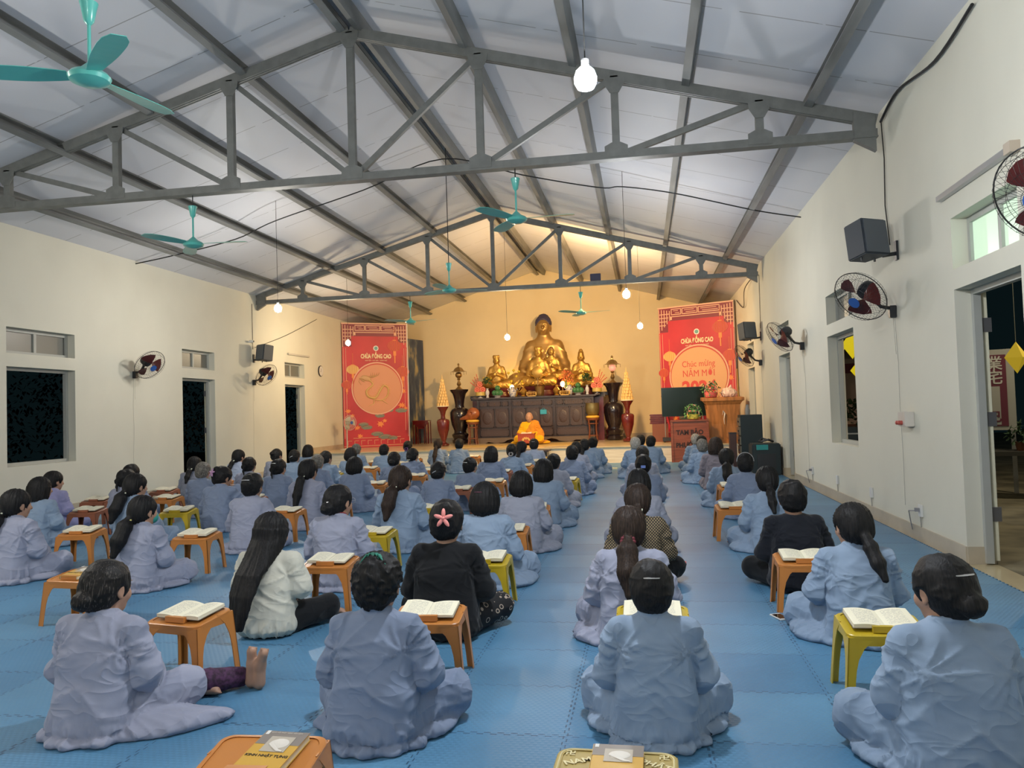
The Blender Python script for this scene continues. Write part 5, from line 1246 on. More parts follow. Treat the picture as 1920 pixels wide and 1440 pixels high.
small_statue(-3.28, 24.86, TZ, 1.36, 'golden seated statue in the centre just before the very large Buddha', 'wide', 'lap', .33)
small_statue(-2.90, 25.12, RZ+.25, 1.1, 'golden statue half hidden behind the centre statue, head to its right', None, 'up', .2) 
small_statue(-4.66, 24.88, TZ-.0, 1.16, 'golden crowned statue with raised hands at the left end of the altar', 'wide', 'up', .3)
small_statue(-1.92, 24.88, TZ-.0, 1.2, 'golden statue with tall headdress at the right end of the altar', 'tall', 'up', .26)
# round gold emblem before centre statue
o = MB().lathe([(.02,0),(.16,.0),(.17,.02),(.12,.04),(.05,.05)], 24, M=Matrix.Rotation(PI/2, 3, 'X')).build('offering_disc', m_gold, None, (-3.28,24.50,TZ+.76), smooth=SM); tag(o, 'round gilded emblem held before the centre statue', 'ornament')
MB().tube([(0,0,-.1),(0,0,-.76)], .015, 8).build('stem', m_brass, o)
# ---- things along the altar top
def vase_bw(x, label):
    b = MB(); b.lathe([(.06,0),(.075,.01),(.10,.06),(.125,.15),(.12,.22),(.07,.27),(.06,.29),(.085,.32),(.04,.32)], 24)
    m, N, L, B = node_mat('blue_white_porcelain', .2) if 'blue_white_porcelain' not in MATS else (MATS['blue_white_porcelain'],)*4
    if N is not m:
        tc = N.new('ShaderNodeTexCoord'); vo = N.new('ShaderNodeTexVoronoi'); vo.inputs['Scale'].default_value = 22; L.new(tc.outputs['Object'], vo.inputs['Vector'])
        cr = N.new('ShaderNodeValToRGB'); cr.color_ramp.interpolation = 'CONSTANT'; cr.color_ramp.elements[0].color = (.08,.10,.30,1); cr.color_ramp.elements[1].position = .38; cr.color_ramp.elements[1].color = (.62,.6,.6,1)
        L.new(vo.outputs['Distance'], cr.inputs[0]); L.new(cr.outputs[0], B.inputs['Base Color'])
    o = b.build('porcelain_jar', m, None, (x, AY+.3, TZ), smooth=SM); tag(o, label, 'jar', 'blue and white jars on the altar')
    for s in (1,-1): MB().tube([(s*.11,0,.2),(s*.16,0,.24),(s*.12,0,.28)], .012, 6).build('handle', m, o, smooth=SM)
vase_bw(-4.08, 'blue and white porcelain jar left of the incense bowl'); vase_bw(-2.28, 'blue and white porcelain jar right of the incense bowl')
m_leaf = mat('dark_green_leaf', (.03,.10,.035), .6); m_yel = mat('yellow_petal', (.65,.48,.04), .6); m_pinkr = mat('red_petal', (.6,.08,.05), .6)
def leaf_clump(b, c, R, n, seed, lw=.03, ll=.07, flat=1):
    rs = random.Random(seed)
    for i in range(n):
        a = rs.uniform(0, 2*PI); e = rs.uniform(-.6, 1.4); r = R*rs.random()**.4
        p = Vector(c)+Vector((math.cos(a)*math.cos(e), math.sin(a)*math.cos(e)*flat, math.sin(e)))*r
        M = Matrix.Rotation(rs.uniform(0,6.28), 3, 'Z') @ Matrix.Rotation(rs.uniform(-1.2,1.2), 3, 'X')
        q = [Vector((-lw/2,0,0)), Vector((0,-ll*.5,.004)), Vector((lw/2,0,0)), Vector((0,ll*.5,.006)), Vector((0,0,.010))]
        b.add([p+M @ v for v in q], [(0,1,4),(1,2,4),(2,3,4),(3,0,4)])
def flower_vase(x, label, seed):
    o = MB().lathe([(.045,0),(.05,.02),(.035,.06),(.065,.15),(.06,.2),(.03,.26),(.045,.30),(.02,.30)], 20).build('flower_vase', mat('white_porcelain', (.6,.6,.64), .2), None, (x, AY+.25, TZ), smooth=SM)
    tag(o, label, 'vase', 'white vases with green foliage')
    b = MB(); leaf_clump(b, (0,0,.50), .17, 150, seed, .04, .075); b.build('foliage', m_leaf, o)
    b = MB(); rs = random.Random(seed)
    for i in range(14):
        a = rs.uniform(0,6.28); b.ell((.14*math.cos(a), .1*math.sin(a), .58+rs.random()*.1), (.018,.018,.015), 8, 5)
    b.build('blossoms', m_yel, o, smooth=SM)
flower_vase(-4.88, 'white vase of dense green foliage at the left of the altar', 1); flower_vase(-1.72, 'white vase of dense green foliage at the right of the altar', 2)
m_pom = mat('green_pomelo', (.06,.22,.09), .4, var=.3, vscale=8)
for x0, sd, nm in ((-4.55,'left','left'),(-2.0,'right','right')):
    o = MB().lathe([(.10,0),(.08,.02),(.14,.05),(.18,.06),(.17,.065),(.02,.055)], 24).build('fruit_plate', mat('white_porcelain', (.6,.6,.64), .2), None, (x0, AY+.22, TZ), smooth=SM); tag(o, 'white footed plate under the %s pile of green fruit' % nm, 'plate')
    for k, (dx, dy, dz, w_) in enumerate(((-.1,0,.15,'left fruit'),(.1,0,.15,'right fruit'),(.0,.09,.15,'rear fruit'),(0,-.04,.15,'front fruit'),(0,.02,.30,'top fruit'))):
        f = MB().ell((0,0,0), (.088,.088,.085), 18, 12).build('pomelo', m_pom, None, (x0+dx*.95, AY+.22+dy, TZ+dz+.0), smooth=SM)
        MB().tube([(0,0,.08),(0,0,.095)], .008, 6).build('stem', mat('brown_stem', (.12,.07,.03), .7), f)
        tag(f, 'green pomelo, %s of the pile on the %s plate' % (w_, nm), 'fruit', 'green pomelos')
o = MB().lathe([(.10,0),(.12,.02),(.135,.12),(.15,.26),(.165,.30),(.17,.31),(.14,.30),(.13,.2)], 28).build('incense_bowl', m_brass, None, (-3.2,AY+.2,TZ), smooth=SM); tag(o, 'brass incense bowl in the middle of the altar top', 'bowl')
b = MB(); [b.tube([(.02*i-.06,0,.2),(.02*i-.06+.01*(i%3-1),0,.46)], .003, 4) for i in range(7)]; b.build('incense_stick', m_redw, o)
for x, nm in ((-3.72,'left'),(-2.68,'right')):
    o = MB().lathe([(.07,0),(.08,.02),(.05,.05),(.10,.12),(.11,.18),(.06,.25),(.03,.28),(.04,.33),(.01,.35)], 20).build('gold_urn', m_gold, None, (x,AY+.25,TZ), smooth=SM); tag(o, 'small gilt lidded urn %s of the incense bowl' % nm, 'urn')
    b = MB(); b.bx(-.16,.16,-.03,.03,0,.03); b.bx(-.16,-.13,-.03,.03,0,.12); b.bx(.13,.16,-.03,.03,0,.12); b.bx(-.16,.16,-.03,.03,.12,.14)
    for i in range(5): b.ell((-.1+.05*i,0,.075), (.02,.02,.035), 8, 6)
    o = b.build('gilt_fretwork', m_gold, None, (x+.27,AY+.14,TZ)); tag(o, 'low gilt fretwork stand beside the %s urn' % nm, 'ornament')
m_lamp = mat('amber_lamp_glow', (1,.8,.3), .3, emit=(1,.62,.16), es=3)
for x, y, z, d in ((-4.12,24.55,.2,'left of the centre statue'),(-2.5,24.52,.25,'right of the centre statue')):
    o = MB().lathe([(.02,.12),(.05,.15),(.07,.2),(.06,.26),(.02,.30)], 16).build('lotus_lamp', m_lamp, None, (x,y,TZ+z-.1), smooth=SM); tag(o, 'small glowing amber lamp %s' % d, 'lamp')
    MB().lathe([(.05,-.12),(.05,-.1),(.015,-.07),(.015,.12)], 12).build('stand', m_brass, o)
# the spotlights between statues and wall that gild the wall behind
for x, nm in ((-4.1,'left'),(-2.25,'right')):
    o = MB().lathe([(.01,0),(.07,.0),(.075,.08),(.05,.085)], 16, M=Matrix.Rotation(-.6, 3, 'X')).build('floodlight', m_blk, None, (x,26.12,RZ+.02), smooth=SM); tag(o, 'small floodlight behind the statues, %s' % nm, 'floodlight')
    MB().lathe([(.01,.086),(.05,.086),(.05,.088),(.01,.088)], 16, M=Matrix.Rotation(-.6, 3, 'X')).build('lens', mat('amber_flood_lens', (1,.7,.2), .3, emit=(1,.55,.12), es=110), o)
# yellow lotus stems
def stems(x, y, label, seed, m, n=6, H=.95):
    o = MB().lathe([(.04,0),(.07,.08),(.05,.2),(.03,.24)], 16).build('lotus_vase', m_gold, None, (x,y,TZ), smooth=SM); tag(o, label, 'flowers'); rs = random.Random(seed)
    for i in range(n):
        dx = (i-(n-1)/2)*.085; h = H-abs(dx)*.9-rs.random()*.12-(.25 if i % 2 else 0)
        s = MB().tube([(dx*.1,0,.2),(dx*.6,0,h*.5),(dx,0,h)], .006, 5).build('flower_stem', mat('gold_stem', (.4,.3,.05), .5), o)
        MB().ell((dx,0,h+.03), (.045,.045,.04), 12, 8).build('blossom', m, s, smooth=SM)
stems(-4.0, 24.5, 'tall yellow lotus buds on stems left of the centre statue', 1, m_yel)
b = MB(); leaf_clump(b, (0,0,.55), .26, 120, 5, .07, .10, .6); o = b.build('flower_arrangement', mat('pink_orange_petal', (.75,.25,.10), .6), None, (-2.38,24.52,TZ)); tag(o, 'pink and orange silk flowers right of the centre statue', 'flowers')
MB().tube([(0,0,0),(0,0,.5)], .02, 8).build('stem', m_leaf, o)
# red character ornaments with twigs
m_ro = mat('bright_red_paper', (.62,.05,.04), .5)
for x, s_, nm in ((-5.12,-1,'left'),(-1.42,1,'right')):
    o = MB().lathe([(.10,0),(.03,.04),(.02,.06),(.14,.09)], 20).build('offering_stand', mat('white_porcelain', (.6,.6,.64), .2), None, (x, AY+.3, TZ), smooth=SM); tag(o, 'offering stand with red lucky discs and twigs at the %s end of the altar' % nm, 'offering')
    MB().lathe([(.15,.08),(.15,.19),(.01,.19)], 20).build('gold_box', mat('gold_paper', (.6,.45,.12), .4), o, smooth=SM)
    for dx, dz in ((-.09,.27),(.09,.27),(0,.44)):
        d = MB().lathe([(.01,-.015),(.095,-.015),(.095,.015),(.01,.015)], 20, M=Matrix.Rotation(PI/2, 3, 'X'), c=(dx,-.05,dz)).build('red_disc', m_ro, o)
        MB().ring((dx,-.07,dz), .07, .006, 16, 4, Matrix.Rotation(PI/2, 3, 'X')).tube([(dx-.03,-.07,dz-.02),(dx,-.07,dz+.03),(dx+.03,-.07,dz-.02)], .006, 4).build('pale_pattern', mat('cream_print', (.72,.64,.36), .5), d)
    rs = random.Random(3)
    for i in range(4):
        x1 = s_*(.12+.07*i); z1 = .78-.09*i; pts = [(s_*.05,0,.25),(x1*.6,0,.3+(z1-.3)*.6),(x1,0,z1)]
        tw = MB().tube(pts, .005, 4)
        for q in range(6): tw.ell((x1*(.4+.1*q),0,.25+(z1-.25)*(.4+.1*q)+.015), (.022,.01,.014), 6, 4, Matrix.Rotation(q, 3, 'Y'))
        tw.build('twig', m_pinkr, o)
# ---- floor vases, lanterns and offering cones
def big_vase(x, y, label, H, m, R=1.0, name='tall_vase'):
    k = H/1.75
    pr = [(.15,0),(.24,.02),(.25,.12),(.20,.16),(.23,.22),(.25,.30),(.20,.36),(.19,.42),(.27,.62),(.31,.85),(.31,1.02),(.25,1.12),(.15,1.17),(.14,1.25),(.17,1.45),(.22,1.62),(.27,1.70),(.28,1.75),(.22,1.75),(.15,1.6)]
    b = MB(); b.lathe([(r*R, z*k) for r, z in pr], 32, wob=lambda a, z: 1+(.10*abs(math.cos(4*a)) if z > 1.62*k or z < .35*k else 0))
    o = b.build(name, m, None, (x, y, ZS), smooth=.6); return tag(o, label, 'vase')
big_vase(-5.86, 24.6, 'tall dark wooden vase on the stage left of the altar', 1.74, mat('near_black_lacquer', (.018,.012,.016), .2, coat=.5))
big_vase(-.93, 24.5, 'tall dark wooden vase on the stage right of the altar', 1.77, MATS['near_black_lacquer'])
def lantern(x, z, label, pink=False):
    o = MB().lathe([(.15,0),(.13,.03),(.05,.1),(.035,.14),(.06,.17),(.07,.21),(.04,.27),(.03,.33),(.06,.36),(.035,.40)], 24).build('oil_lantern', m_brass, None, (x,24.6 if x < -3 else 24.5,z), smooth=SM); tag(o, label, 'lantern')
    MB().ell((0,0,.49), (.11,.11,.10), 20, 12).build('globe', mat('pink_lamp_globe', (.8,.3,.25), .3, emit=(1,.35,.25), es=.08) if pink else m_brass, o, smooth=SM)
    c = MB(); c.lathe([(.24,.60),(.16,.63),(.13,.68),(.10,.72),(.03,.75),(.02,.80),(.035,.83),(.005,.88)], 24, wob=lambda a, z: 1+.1*math.cos(6*a)); 
    for i in range(6): c.tube([(.25*math.cos(i*PI/3),.25*math.sin(i*PI/3),.6),(.25*math.cos(i*PI/3),.25*math.sin(i*PI/3),.50)], .006, 4)
    c.build('canopy', m_brass, o, smooth=SM)
lantern(-5.86, ZS+1.72, 'brass lantern topping the tall dark vase left of the altar'); lantern(-.93, ZS+1.75, 'brass lantern with pink globe topping the tall dark vase right of the altar', True)
for x, nm in ((-6.0,'left'),(-.48,'right')):
    pr = [(.12,0),(.15,.02),(.16,.06),(.08,.10),(.06,.14),(.10,.25),(.17,.5),(.19,.75),(.165,.80),(.07,.84),(.06,.92),(.09,1.05),(.15,1.16),(.16,1.19),(.08,1.19)]
    o = MB().lathe(pr, 28, wob=lambda a, z: 1+(.1*abs(math.cos(4*a)) if z > 1.1 or z < .09 else 0)).build('red_vase', m_redlac, None, (x,23,ZS), smooth=.6); tag(o, 'glossy red-brown vase under the %s offering cone' % nm, 'vase')
    c = MB().lathe([(.19,0),(.19,.03),(.02,.03)], 24).build('offering_cone', mat('cream_tray', (.7,.62,.45), .5), None, (x,23,ZS+1.19)); tag(c, 'tall cone of stacked pale gold tiers on the %s red vase' % nm, 'offering')
    for i in range(9):
        z = .03+i*.09; n = max(4, 11-i); R_ = .155*(1-i/9.6); b = MB()
        for k in range(n):
            a = 2*PI*(k+.5*(i % 2))/n; b.lathe([(.032,0),(.03,.07),(.012,.085)], 8, c=(R_*math.cos(a), R_*math.sin(a), z))
        b.lathe([(R_*.9,0),(R_*.8,.08),(.01,.08)], 12, c=(0,0,z)); b.build('tier', mat('pale_gold_tier', (.78,.52,.20), .45), c, smooth=SM)
    MB().lathe([(.02,.83),(.012,.9),(.003,.98)], 8).build('spire', mat('pale_gold_tier', (.78,.52,.20), .45), c, smooth=SM)
# ---- wooden fish drum and bowl bell on stands
def tall_stand(x, y, H, label):
    t = empty('wooden_stand', (x,y,ZS), 0, label, 'stand')
    MB().lathe([(.17,H-.06),(.19,H-.03),(.19,H),(.01,H)], 24).build('top', m_redw, t, smooth=.6)
    for k in range(4):
        a = PI/4+k*PI/2; MB().tube([(.16*math.cos(a),.16*math.sin(a),H-.05),(.14*math.cos(a),.14*math.sin(a),H*.5),(.18*math.cos(a),.18*math.sin(a),0)], [.022,.016,.02], 8).build('leg', m_redw, t)
    b = MB(); b.ring((0,0,.18), .14, .014, 20, 6); b.ring((0,0,H-.16), .15, .018, 20, 6); b.build('stretcher', m_redw, t)
    return t
tall_stand(-5.28, 23.85, .68, 'slender red-brown wooden stand under the wooden fish drum')
tall_stand(-1.55, 23.85, .70, 'slender red-brown wooden stand under the large bowl bell')
m_cush = mat('yellow_cushion', (.75,.45,.06), .7)
for x, nm, z in ((-5.28,'wooden fish drum',.68),(-1.55,'large bowl bell',.70)):
    o = MB().lathe([(.02,0),(.17,.0),(.205,.035),(.2,.07),(.15,.085),(.02,.08)], 28).build('round_cushion', m_cush, None, (x,23.85,ZS+z), smooth=1.2); tag(o, 'round yellow cushion under the %s' % nm, 'cushion')
S = SDF((-.5,-.3,-.02), (.3,.3,.5), .012)
S.ell((0,0,.19), (.2,.17,.19), .02); S.cap((-.08,0,.1), (-.34,-.02,.04), .13, .05, .06); S.cap((-.3,0,.05), (-.4,-.02,.03), .05, .035, .03); S.ell((-.05,-.17,.2), (.045,.06,.045), .01, None, 'sub'); S.cap((-.15,-.2,.07), (.2,-.2,.10), .02, .02, .01, 'sub'); S.floor(0)
mk_ = S.mesh('wooden_fish_drum', mat('orange_brown_wood', (.32,.10,.035), .3, coat=.3, var=.2, vscale=7)); o = bpy.data.objects.new('wooden_fish_drum', mk_); C.objects.link(o); o.location = (-5.25,23.85,ZS+.765); tag(o, 'carved wooden fish drum with a pointed snout on a yellow cushion', 'drum')
o = MB().lathe([(.10,0),(.17,.03),(.205,.12),(.215,.25),(.205,.36),(.21,.38),(.19,.38),(.19,.2),(.05,.04)], 32).build('bowl_bell', mat('greenish_brass', (.26,.22,.10), .35, .7), None, (-1.55,23.85,ZS+.785), smooth=.9); tag(o, 'large greenish brass bowl bell on a yellow cushion', 'bell')
# small blue bag hanging at the cabinet front
o = MB().box((0,0,0), (.2,.03,.14)).tube([(-.05,0,.07),(-.03,0,.11),(.03,0,.11),(.05,0,.07)], .008, 6).build('blue_bag', mat('cyan_cloth', (.03,.35,.52), .6), None, (-3.08,AY+.0,ZS+.94), bevel=.01); tag(o, 'small bright blue bag hanging on the altar cabinet behind the monk', 'bag')
# dark nested tables left
t = empty('nest_of_tables', (-7.35,25.35,ZS), 0, 'nest of small dark red wooden tables by the painted screen', 'table')
for k, w_ in enumerate((.27,.2,.13)):
    h = .78-.07*k; b = MB().bx(-w_,w_,-.2+.03*k,.2-.03*k,h-.04,h); b.bx(-w_+.01,w_-.01,-.19+.03*k,-.18+.03*k,h-.14,h-.04); tb = b.build('table_top', m_redlac, t)
    for sx in (1,-1):
        for sy in (1,-1): MB().tube([(sx*(w_-.02),sy*(.18-.03*k),h-.04),(sx*(w_-.02),sy*(.18-.03*k),0)], .016, 6).build('leg', m_redlac, tb)
# ---- monk
K = skel(hpitch=12, elbow=(.25,-.01,.27), wrist=(.10,.24,.20))
mo = bpy.data.objects.new('person', body_mesh('person', K, .008)); C.objects.link(mo); mo.location = (-3.32,22.7,ZS+.03); mo.rotation_euler = (0,0,PI+.03); mo.scale = (1.17,)*3
tag(mo, 'shaven-headed monk in yellow and orange robes sitting on the stage facing the hall', 'person')
m_sa = cloth('saffron_yellow_robe', (.80,.42,.012)); m_oc = cloth('ochre_orange_sash', (.62,.25,.025))
rm = robe_mesh('robe', K, 41, m_sa, .011, 'robe', 1.12, [(.28,.02,.2,.14,.3),(-.3,.0,.2,.14,-.3)]); r = bpy.data.objects.new('robe', rm); C.objects.link(r); r.parent = mo
S = SDF((-.5,-.35,-.02), (.3,.55,.66), .011)  # sash over the left shoulder (his), crossing the chest
S.cap((-.14,.03,.50), (-.23,.02,.28), .085, .09, .03); S.cap((-.23,.02,.28), (-.26,.18,.10), .09, .10, .04); S.cap((-.12,.06,.50), (.02,.12,.30), .075, .06, .03); S.cap((-.1,-.02,.47), (0,-.10,.25), .10, .09, .04); S.cap((-.08,.10,.42), (-.06,.13,.22), .08, .08, .04); S.ell((-.34,-.02,.02), (.16,.14,.04), .05); S.floor(0)
r = bpy.data.objects.new('sash', S.mesh('sash', m_oc, fold_fn(5, K, 1.0))); C.objects.link(r); r.parent = mo
# monk's low table, book, mat
t = empty('low_table', (-3.32,22.02,ZS+.01), 0, 'low red lacquered table with gilt flower before the monk', 'table')
m_rt = mat('red_table_lacquer', (.33,.055,.02), .35)
b = MB(); b.bx(-.25,.25,-.15,.15,.31,.335); b.prism([(-.25,.335),(-.27,.355),(-.25,.355)], -.15, .15); b.prism([(.25,.335),(.27,.355),(.25,.355)], -.15, .15); b.build('table_top', m_rt, t)
b = MB(); b.prism([(-.235,.31),(.235,.31),(.22,.02),(.15,.02),(.11,.06),(-.11,.06),(-.15,.02),(-.22,.02)], -.14, -.12); b.build('front_panel', m_rt, t)
for s in (1,-1): MB().bx(s*.22-.012,s*.22+.012,-.12,.14,0,.31).build('side_panel', m_rt, t)
b = MB(); 
for i in range(7): a = PI*i/6; b.ell((.09*math.cos(a),-.143,.15+.06*math.sin(a)), (.036,.008,.018), 10, 6, Matrix.Rotation(-a+.5, 3, 'Y'))
b.ell((0,-.145,.18), (.025,.01,.025), 10, 6); b.build('gilt_flower', mat('gilt_paint', (.65,.42,.12), .4, .3), t, smooth=SM)
bk = dup(bprotos[0]); bk.location = (-3.32,22.02,ZS+.347); bk.rotation_euler = (-.1,0,PI); tag(bk, "open book on the monk's low red table", 'book', 'open prayer books')
o = MB().prism([(-5.6,23.0),(-1.4,23.3),(-1.5,21.6),(-2.6,21.35),(-4.2,21.45),(-5.3,21.7)], 0, .008, 'z').build('straw_mat', mat('golden_straw_mat', (.50,.34,.12), .7, bump=.3, bscale=60, var=.2, vscale=7), None, (0,0,ZS)); tag(o, 'golden straw-coloured mat spread on the stage under the monk', 'mat')
o = MB().bx(-.45,.45,-.2,.2,0,.35).build('low_chest', mat('black_lacquer_box', (.02,.015,.015), .3), None, (-2.95,20.2,.001)); tag(o, 'low black table in front of the stage edge', 'table')
MB().bx(-.5,.5,-.24,.24,.35,.39).build('table_top', m_dark, o); MB().bx(-.42,.42,-.21,-.2,.1,.24).build('red_panel', m_redlac, o)
o = MB().bx(-.24,.24,-.03,.03,0,.28).build('floor_speaker', m_blk, None, (-1.6,20.0,.001), bevel=.02); tag(o, 'small dark floor panel leaning before the stage', 'panel')
# ------------------------------------------------------------------ banners
m_bred = mat('banner_red', (.55,.022,.045), .5, col2=(.38,.012,.03), vscale=.5)
m_bdk = mat('banner_plum', (.20,.02,.045), .5); m_bpk = mat('banner_pink_cream', (.72,.42,.30), .5); m_bgo = mat('banner_gold', (.70,.42,.14), .5); m_bor = mat('banner_orange', (.78,.24,.06), .5)
m_bsal = mat('banner_salmon', (.62,.27,.16), .5); m_bgr = mat('banner_grey_green', (.17,.20,.17), .5); m_blan = mat('banner_lantern_red', (.50,.05,.04), .5); m_bcr = mat('banner_cream', (.80,.66,.42), .5)
def disc(b, cx, cz, rx, rz_, y0, y1, n=48): b.prism([(cx+rx*math.cos(2*PI*i/n), cz+rz_*math.sin(2*PI*i/n)) for i in range(n)], y0, y1); return b
def banner(p0, p1, z0, H, label, dragon):
    p0 = Vector(p0); p1 = Vector(p1); Wd = (p1-p0).length; a = math.atan2(p1.y-p0.y, p1.x-p0.x)
    t = empty('hanging_banner', (p0.x, p0.y, z0), a, label, 'banner', 'red new year banners')
    U = Wd/1.0
    MB().bx(0,Wd,0,.03,0,H).build('backing', m_bred, t)
    X = lambda u: u*Wd
    def ln(b, pts, r=.008):
        for q0, q1 in zip(pts, pts[1:]): b.bx(min(q0[0],q1[0])-r, max(q0[0],q1[0])+r, -.006, 0, min(q0[1],q1[1])-r, max(q0[1],q1[1])+r)
    b = MB(); b.bx(0,Wd,-.002,0,H-.42,H-.0); b.bx(0,.3,-.002,0,H-.75,H-.42); b.bx(Wd-.3,Wd,-.002,0,H-.62,H-.42); b.build('frieze_ground', m_bdk, t)
    b = MB(); ln(b, [(0,H-.02),(Wd,H-.02)], .02); ln(b, [(.42,H-.30),(Wd-.42,H-.30)], .012)
    for x0, x1 in ((.42,.72),(.76,1.22),(1.26,Wd-.42)):
        ln(b, [(x0,H-.08),(x1,H-.08),(x1,H-.24),(x0,H-.24),(x0,H-.08)], .012); ln(b, [(x0+.07,H-.13),(x1-.1,H-.13)]); ln(b, [(x0+.12,H-.19),(x1-.05,H-.19)])
    for s in (0, 1):
        f = (lambda x: x) if s == 0 else (lambda x: Wd-x)
        for k in range(5):
            o = .02+.085*k; ln(b, [(f(o),H-.06-o*.2),(f(o),H-.78+o*1.05)], .012)
            if k: ln(b, [(f(.02),H-.10-.11*k),(f(.40-.045*k),H-.10-.11*k)], .012)
        ln(b, [(f(.42),H-.30),(f(.36),H-.38)], .012)
        ln(b, [(f(.03),.3),(f(.03),H-.8)], .006); ln(b, [(f(.11),.5),(f(.11),H-.8)], .005)
    b.build('fret_border', m_bpk, t)
    b = MB(); 
    for k in range(9): ln(b, [(.12+k*Wd*.1,.10),(.12+k*Wd*.1,.22),(.05+k*Wd*.1+Wd*.09,.22)], .008)
    ln(b, [(0,.05),(Wd,.05)], .012); ln(b, [(.3,.30),(Wd-.3,.30)], .01); b.build('lower_fret', m_bsal, t)
    # medallion
    cx, cz, R_ = Wd*.52, 1.85, Wd*.395
    b = disc(MB(), cx, cz, R_, R_, -.012, 0); md = b.build('medallion_rim', m_bpk, t)
    disc(MB(), cx, cz, R_*.955, R_*.955, -.016, -.012).build('medallion_shade', m_blan, md); disc(MB(), cx, cz-.02, R_*.93, R_*.93, -.02, -.016).build('medallion_ground', m_bsal if dragon else mat('banner_tan', (.66,.36,.18), .5), md)
    # crest and title
    b = disc(MB(), cx-.02, H-.80, .085, .085, -.006, 0); cr_ = b.build('crest', mat('banner_white', (.75,.72,.72), .5), t); disc(MB(), cx-.02, H-.80, .055, .055, -.009, -.006).build('crest_centre', mat('crest_teal', (.12,.35,.36), .5), cr_)
    text_mesh('title_text', 'CHÙA ĐỒNG CAO', .185, m_bcr, t, (cx-.02,-.004,H-1.06), depth=.003, sx=.62, bold=.008)
    text_mesh('subtitle_text', 'HOÀ TIẾN - HOÀ SƠN - THÀNH PHỐ', .05, m_bcr, t, (cx-.02,-.004,H-1.19), depth=.002, sx=.85)
    # lanterns
    def lan(x, z, r, m, tassel=.5):
        b = MB(); pts = [(x+r*math.cos(2*PI*i/28), z+r*.72*math.sin(2*PI*i/28)) for i in range(28)]; b.prism(pts, -.008, 0); o = b.build('printed_lantern', m, t)
        g = MB()
        for k in range(-2, 3): g.tube([(x+k*r*.30*math.cos(q*.3), -.011, z+r*.70*math.sin(q*.5)) for q in (-3,-2,-1,0,1,2,3)], .004, 4)
        g.bx(x-r*.25,x+r*.25,-.012,-.008,z+r*.7,z+r*.8); g.bx(x-.004,x+.004,-.01,-.006,z+r*.8,z+r*.8+.35); g.bx(x-r*.2,x+r*.2,-.012,-.006,z-r*1.3,z-r*.7); g.bx(x-r*.08,x+r*.08,-.012,-.006,z-r*(1.3+tassel*2),z-r*1.3)
        g.build('lantern_trim', m_bor, o)
    lan(.32, H-1.47, .20, m_bgo); lan(.12, H-1.95, .17, m_blan, .2); lan(Wd-.42, H-.72, .24, m_blan); lan(Wd-.17, H-1.55, .22, m_blan)
    # maple leaves, clouds
    rs = random.Random(4)
    b = MB()
    for (x, z, r) in ((.15,1.15,.12),(.27,1.0,.09),(.78*1.5,.72,.15),(1.3,.82,.10),(Wd-.18,1.75,.14),(Wd-.22,1.3,.15),(.42,.62,.12),(.5,.36,.12),(Wd-.1,1.2,.08)):
        P = []; n = 14
        for i in range(n): q = 2*PI*i/n; rr_ = r*(1 if i % 2 else .5)*rs.uniform(.75,1.1); P.append((x+rr_*math.cos(q), z+rr_*.75*math.sin(q)))
        b.prism(P, -.010, 0)
    b.build('printed_leaves', m_bor, t)
    b = MB(); c2 = MB()
    for (x, z, r) in ((.62,.72,.16),(.72,.62,.18),(1.05,.40,.2),(1.3,.30,.22),(1.55,.27,.16),(1.15,.98,.16),(1.45,1.15,.15),(Wd-.25,1.12,.2)):
        P = [(x+r*math.cos(q), z+r*.42*math.sin(q)) for q in [PI*i/9 for i in range(10)]]+[(x-r*.4,z-.06),(x+r*.7,z-.05)]
        b.prism(P, -.008, 0); c2.tube([(x+r*.7*math.cos(PI*i/8), -.01, z+r*.28*math.sin(PI*i/8)) for i in range(9)], .006, 4)
    b.build('printed_clouds', m_bgr, t)['kind'] = 'stuff'; c2.build('cloud_line', m_bsal, t)
    if dragon:
        g = mat('dragon_gold', (.72,.52,.22), .45)
        pts = catmull([(cx-.28,-.02,cz+.27),(cx-.16,-.02,cz+.12),(cx-.36,-.02,cz-.08),(cx-.30,-.02,cz-.26),(cx-.08,-.02,cz-.30),(cx+.06,-.02,cz-.10),(cx+.20,-.02,cz+.08),(cx+.34,-.02,cz-.02),(cx+.30,-.02,cz-.25),(cx+.12,-.02,cz-.38),(cx-.10,-.02,cz-.36)], 8)
        n = len(pts); b = MB().tube(pts, [.03+.035*math.sin(PI*min(1,(i+6)/n)) for i in range(n)], 8, flat=.5); dr = b.build('dragon_relief', g, t, smooth=SM)
        h = MB(); h.ell((cx-.36,-.03,cz+.32), (.17,.03,.085), 14, 8, Matrix.Rotation(.35, 3, 'Y')); h.ell((cx-.50,-.03,cz+.33), (.09,.02,.035), 10, 6); h.ell((cx-.47,-.03,cz+.25), (.09,.02,.025), 10, 6, Matrix.Rotation(.5, 3, 'Y'))
        for k in range(5): h.tube([(cx-.28+.04*k,-.03,cz+.34),(cx-.2+.06*k,-.03,cz+.42),(cx-.22+.07*k,-.03,cz+.5)], [.015,.01,.003], 5)
        h.tube([(cx-.55,-.03,cz+.33),(cx-.6,-.03,cz+.22),(cx-.52,-.03,cz+.12)], .006, 4); h.build('dragon_head', mat('dragon_tan', (.55,.33,.17), .5), dr, smooth=SM)
        s = MB()
        for i in range(2, n-2, 2):
            p = Vector(pts[i]); d = Vector(pts[i+1])-p; nn = Vector((-d.z,0,d.x)).normalized(); s.tube([p+nn*.05, p+nn*.085+d*.5], [.012,.003], 4)
        s.build('dragon_fin', m_bgo, dr)
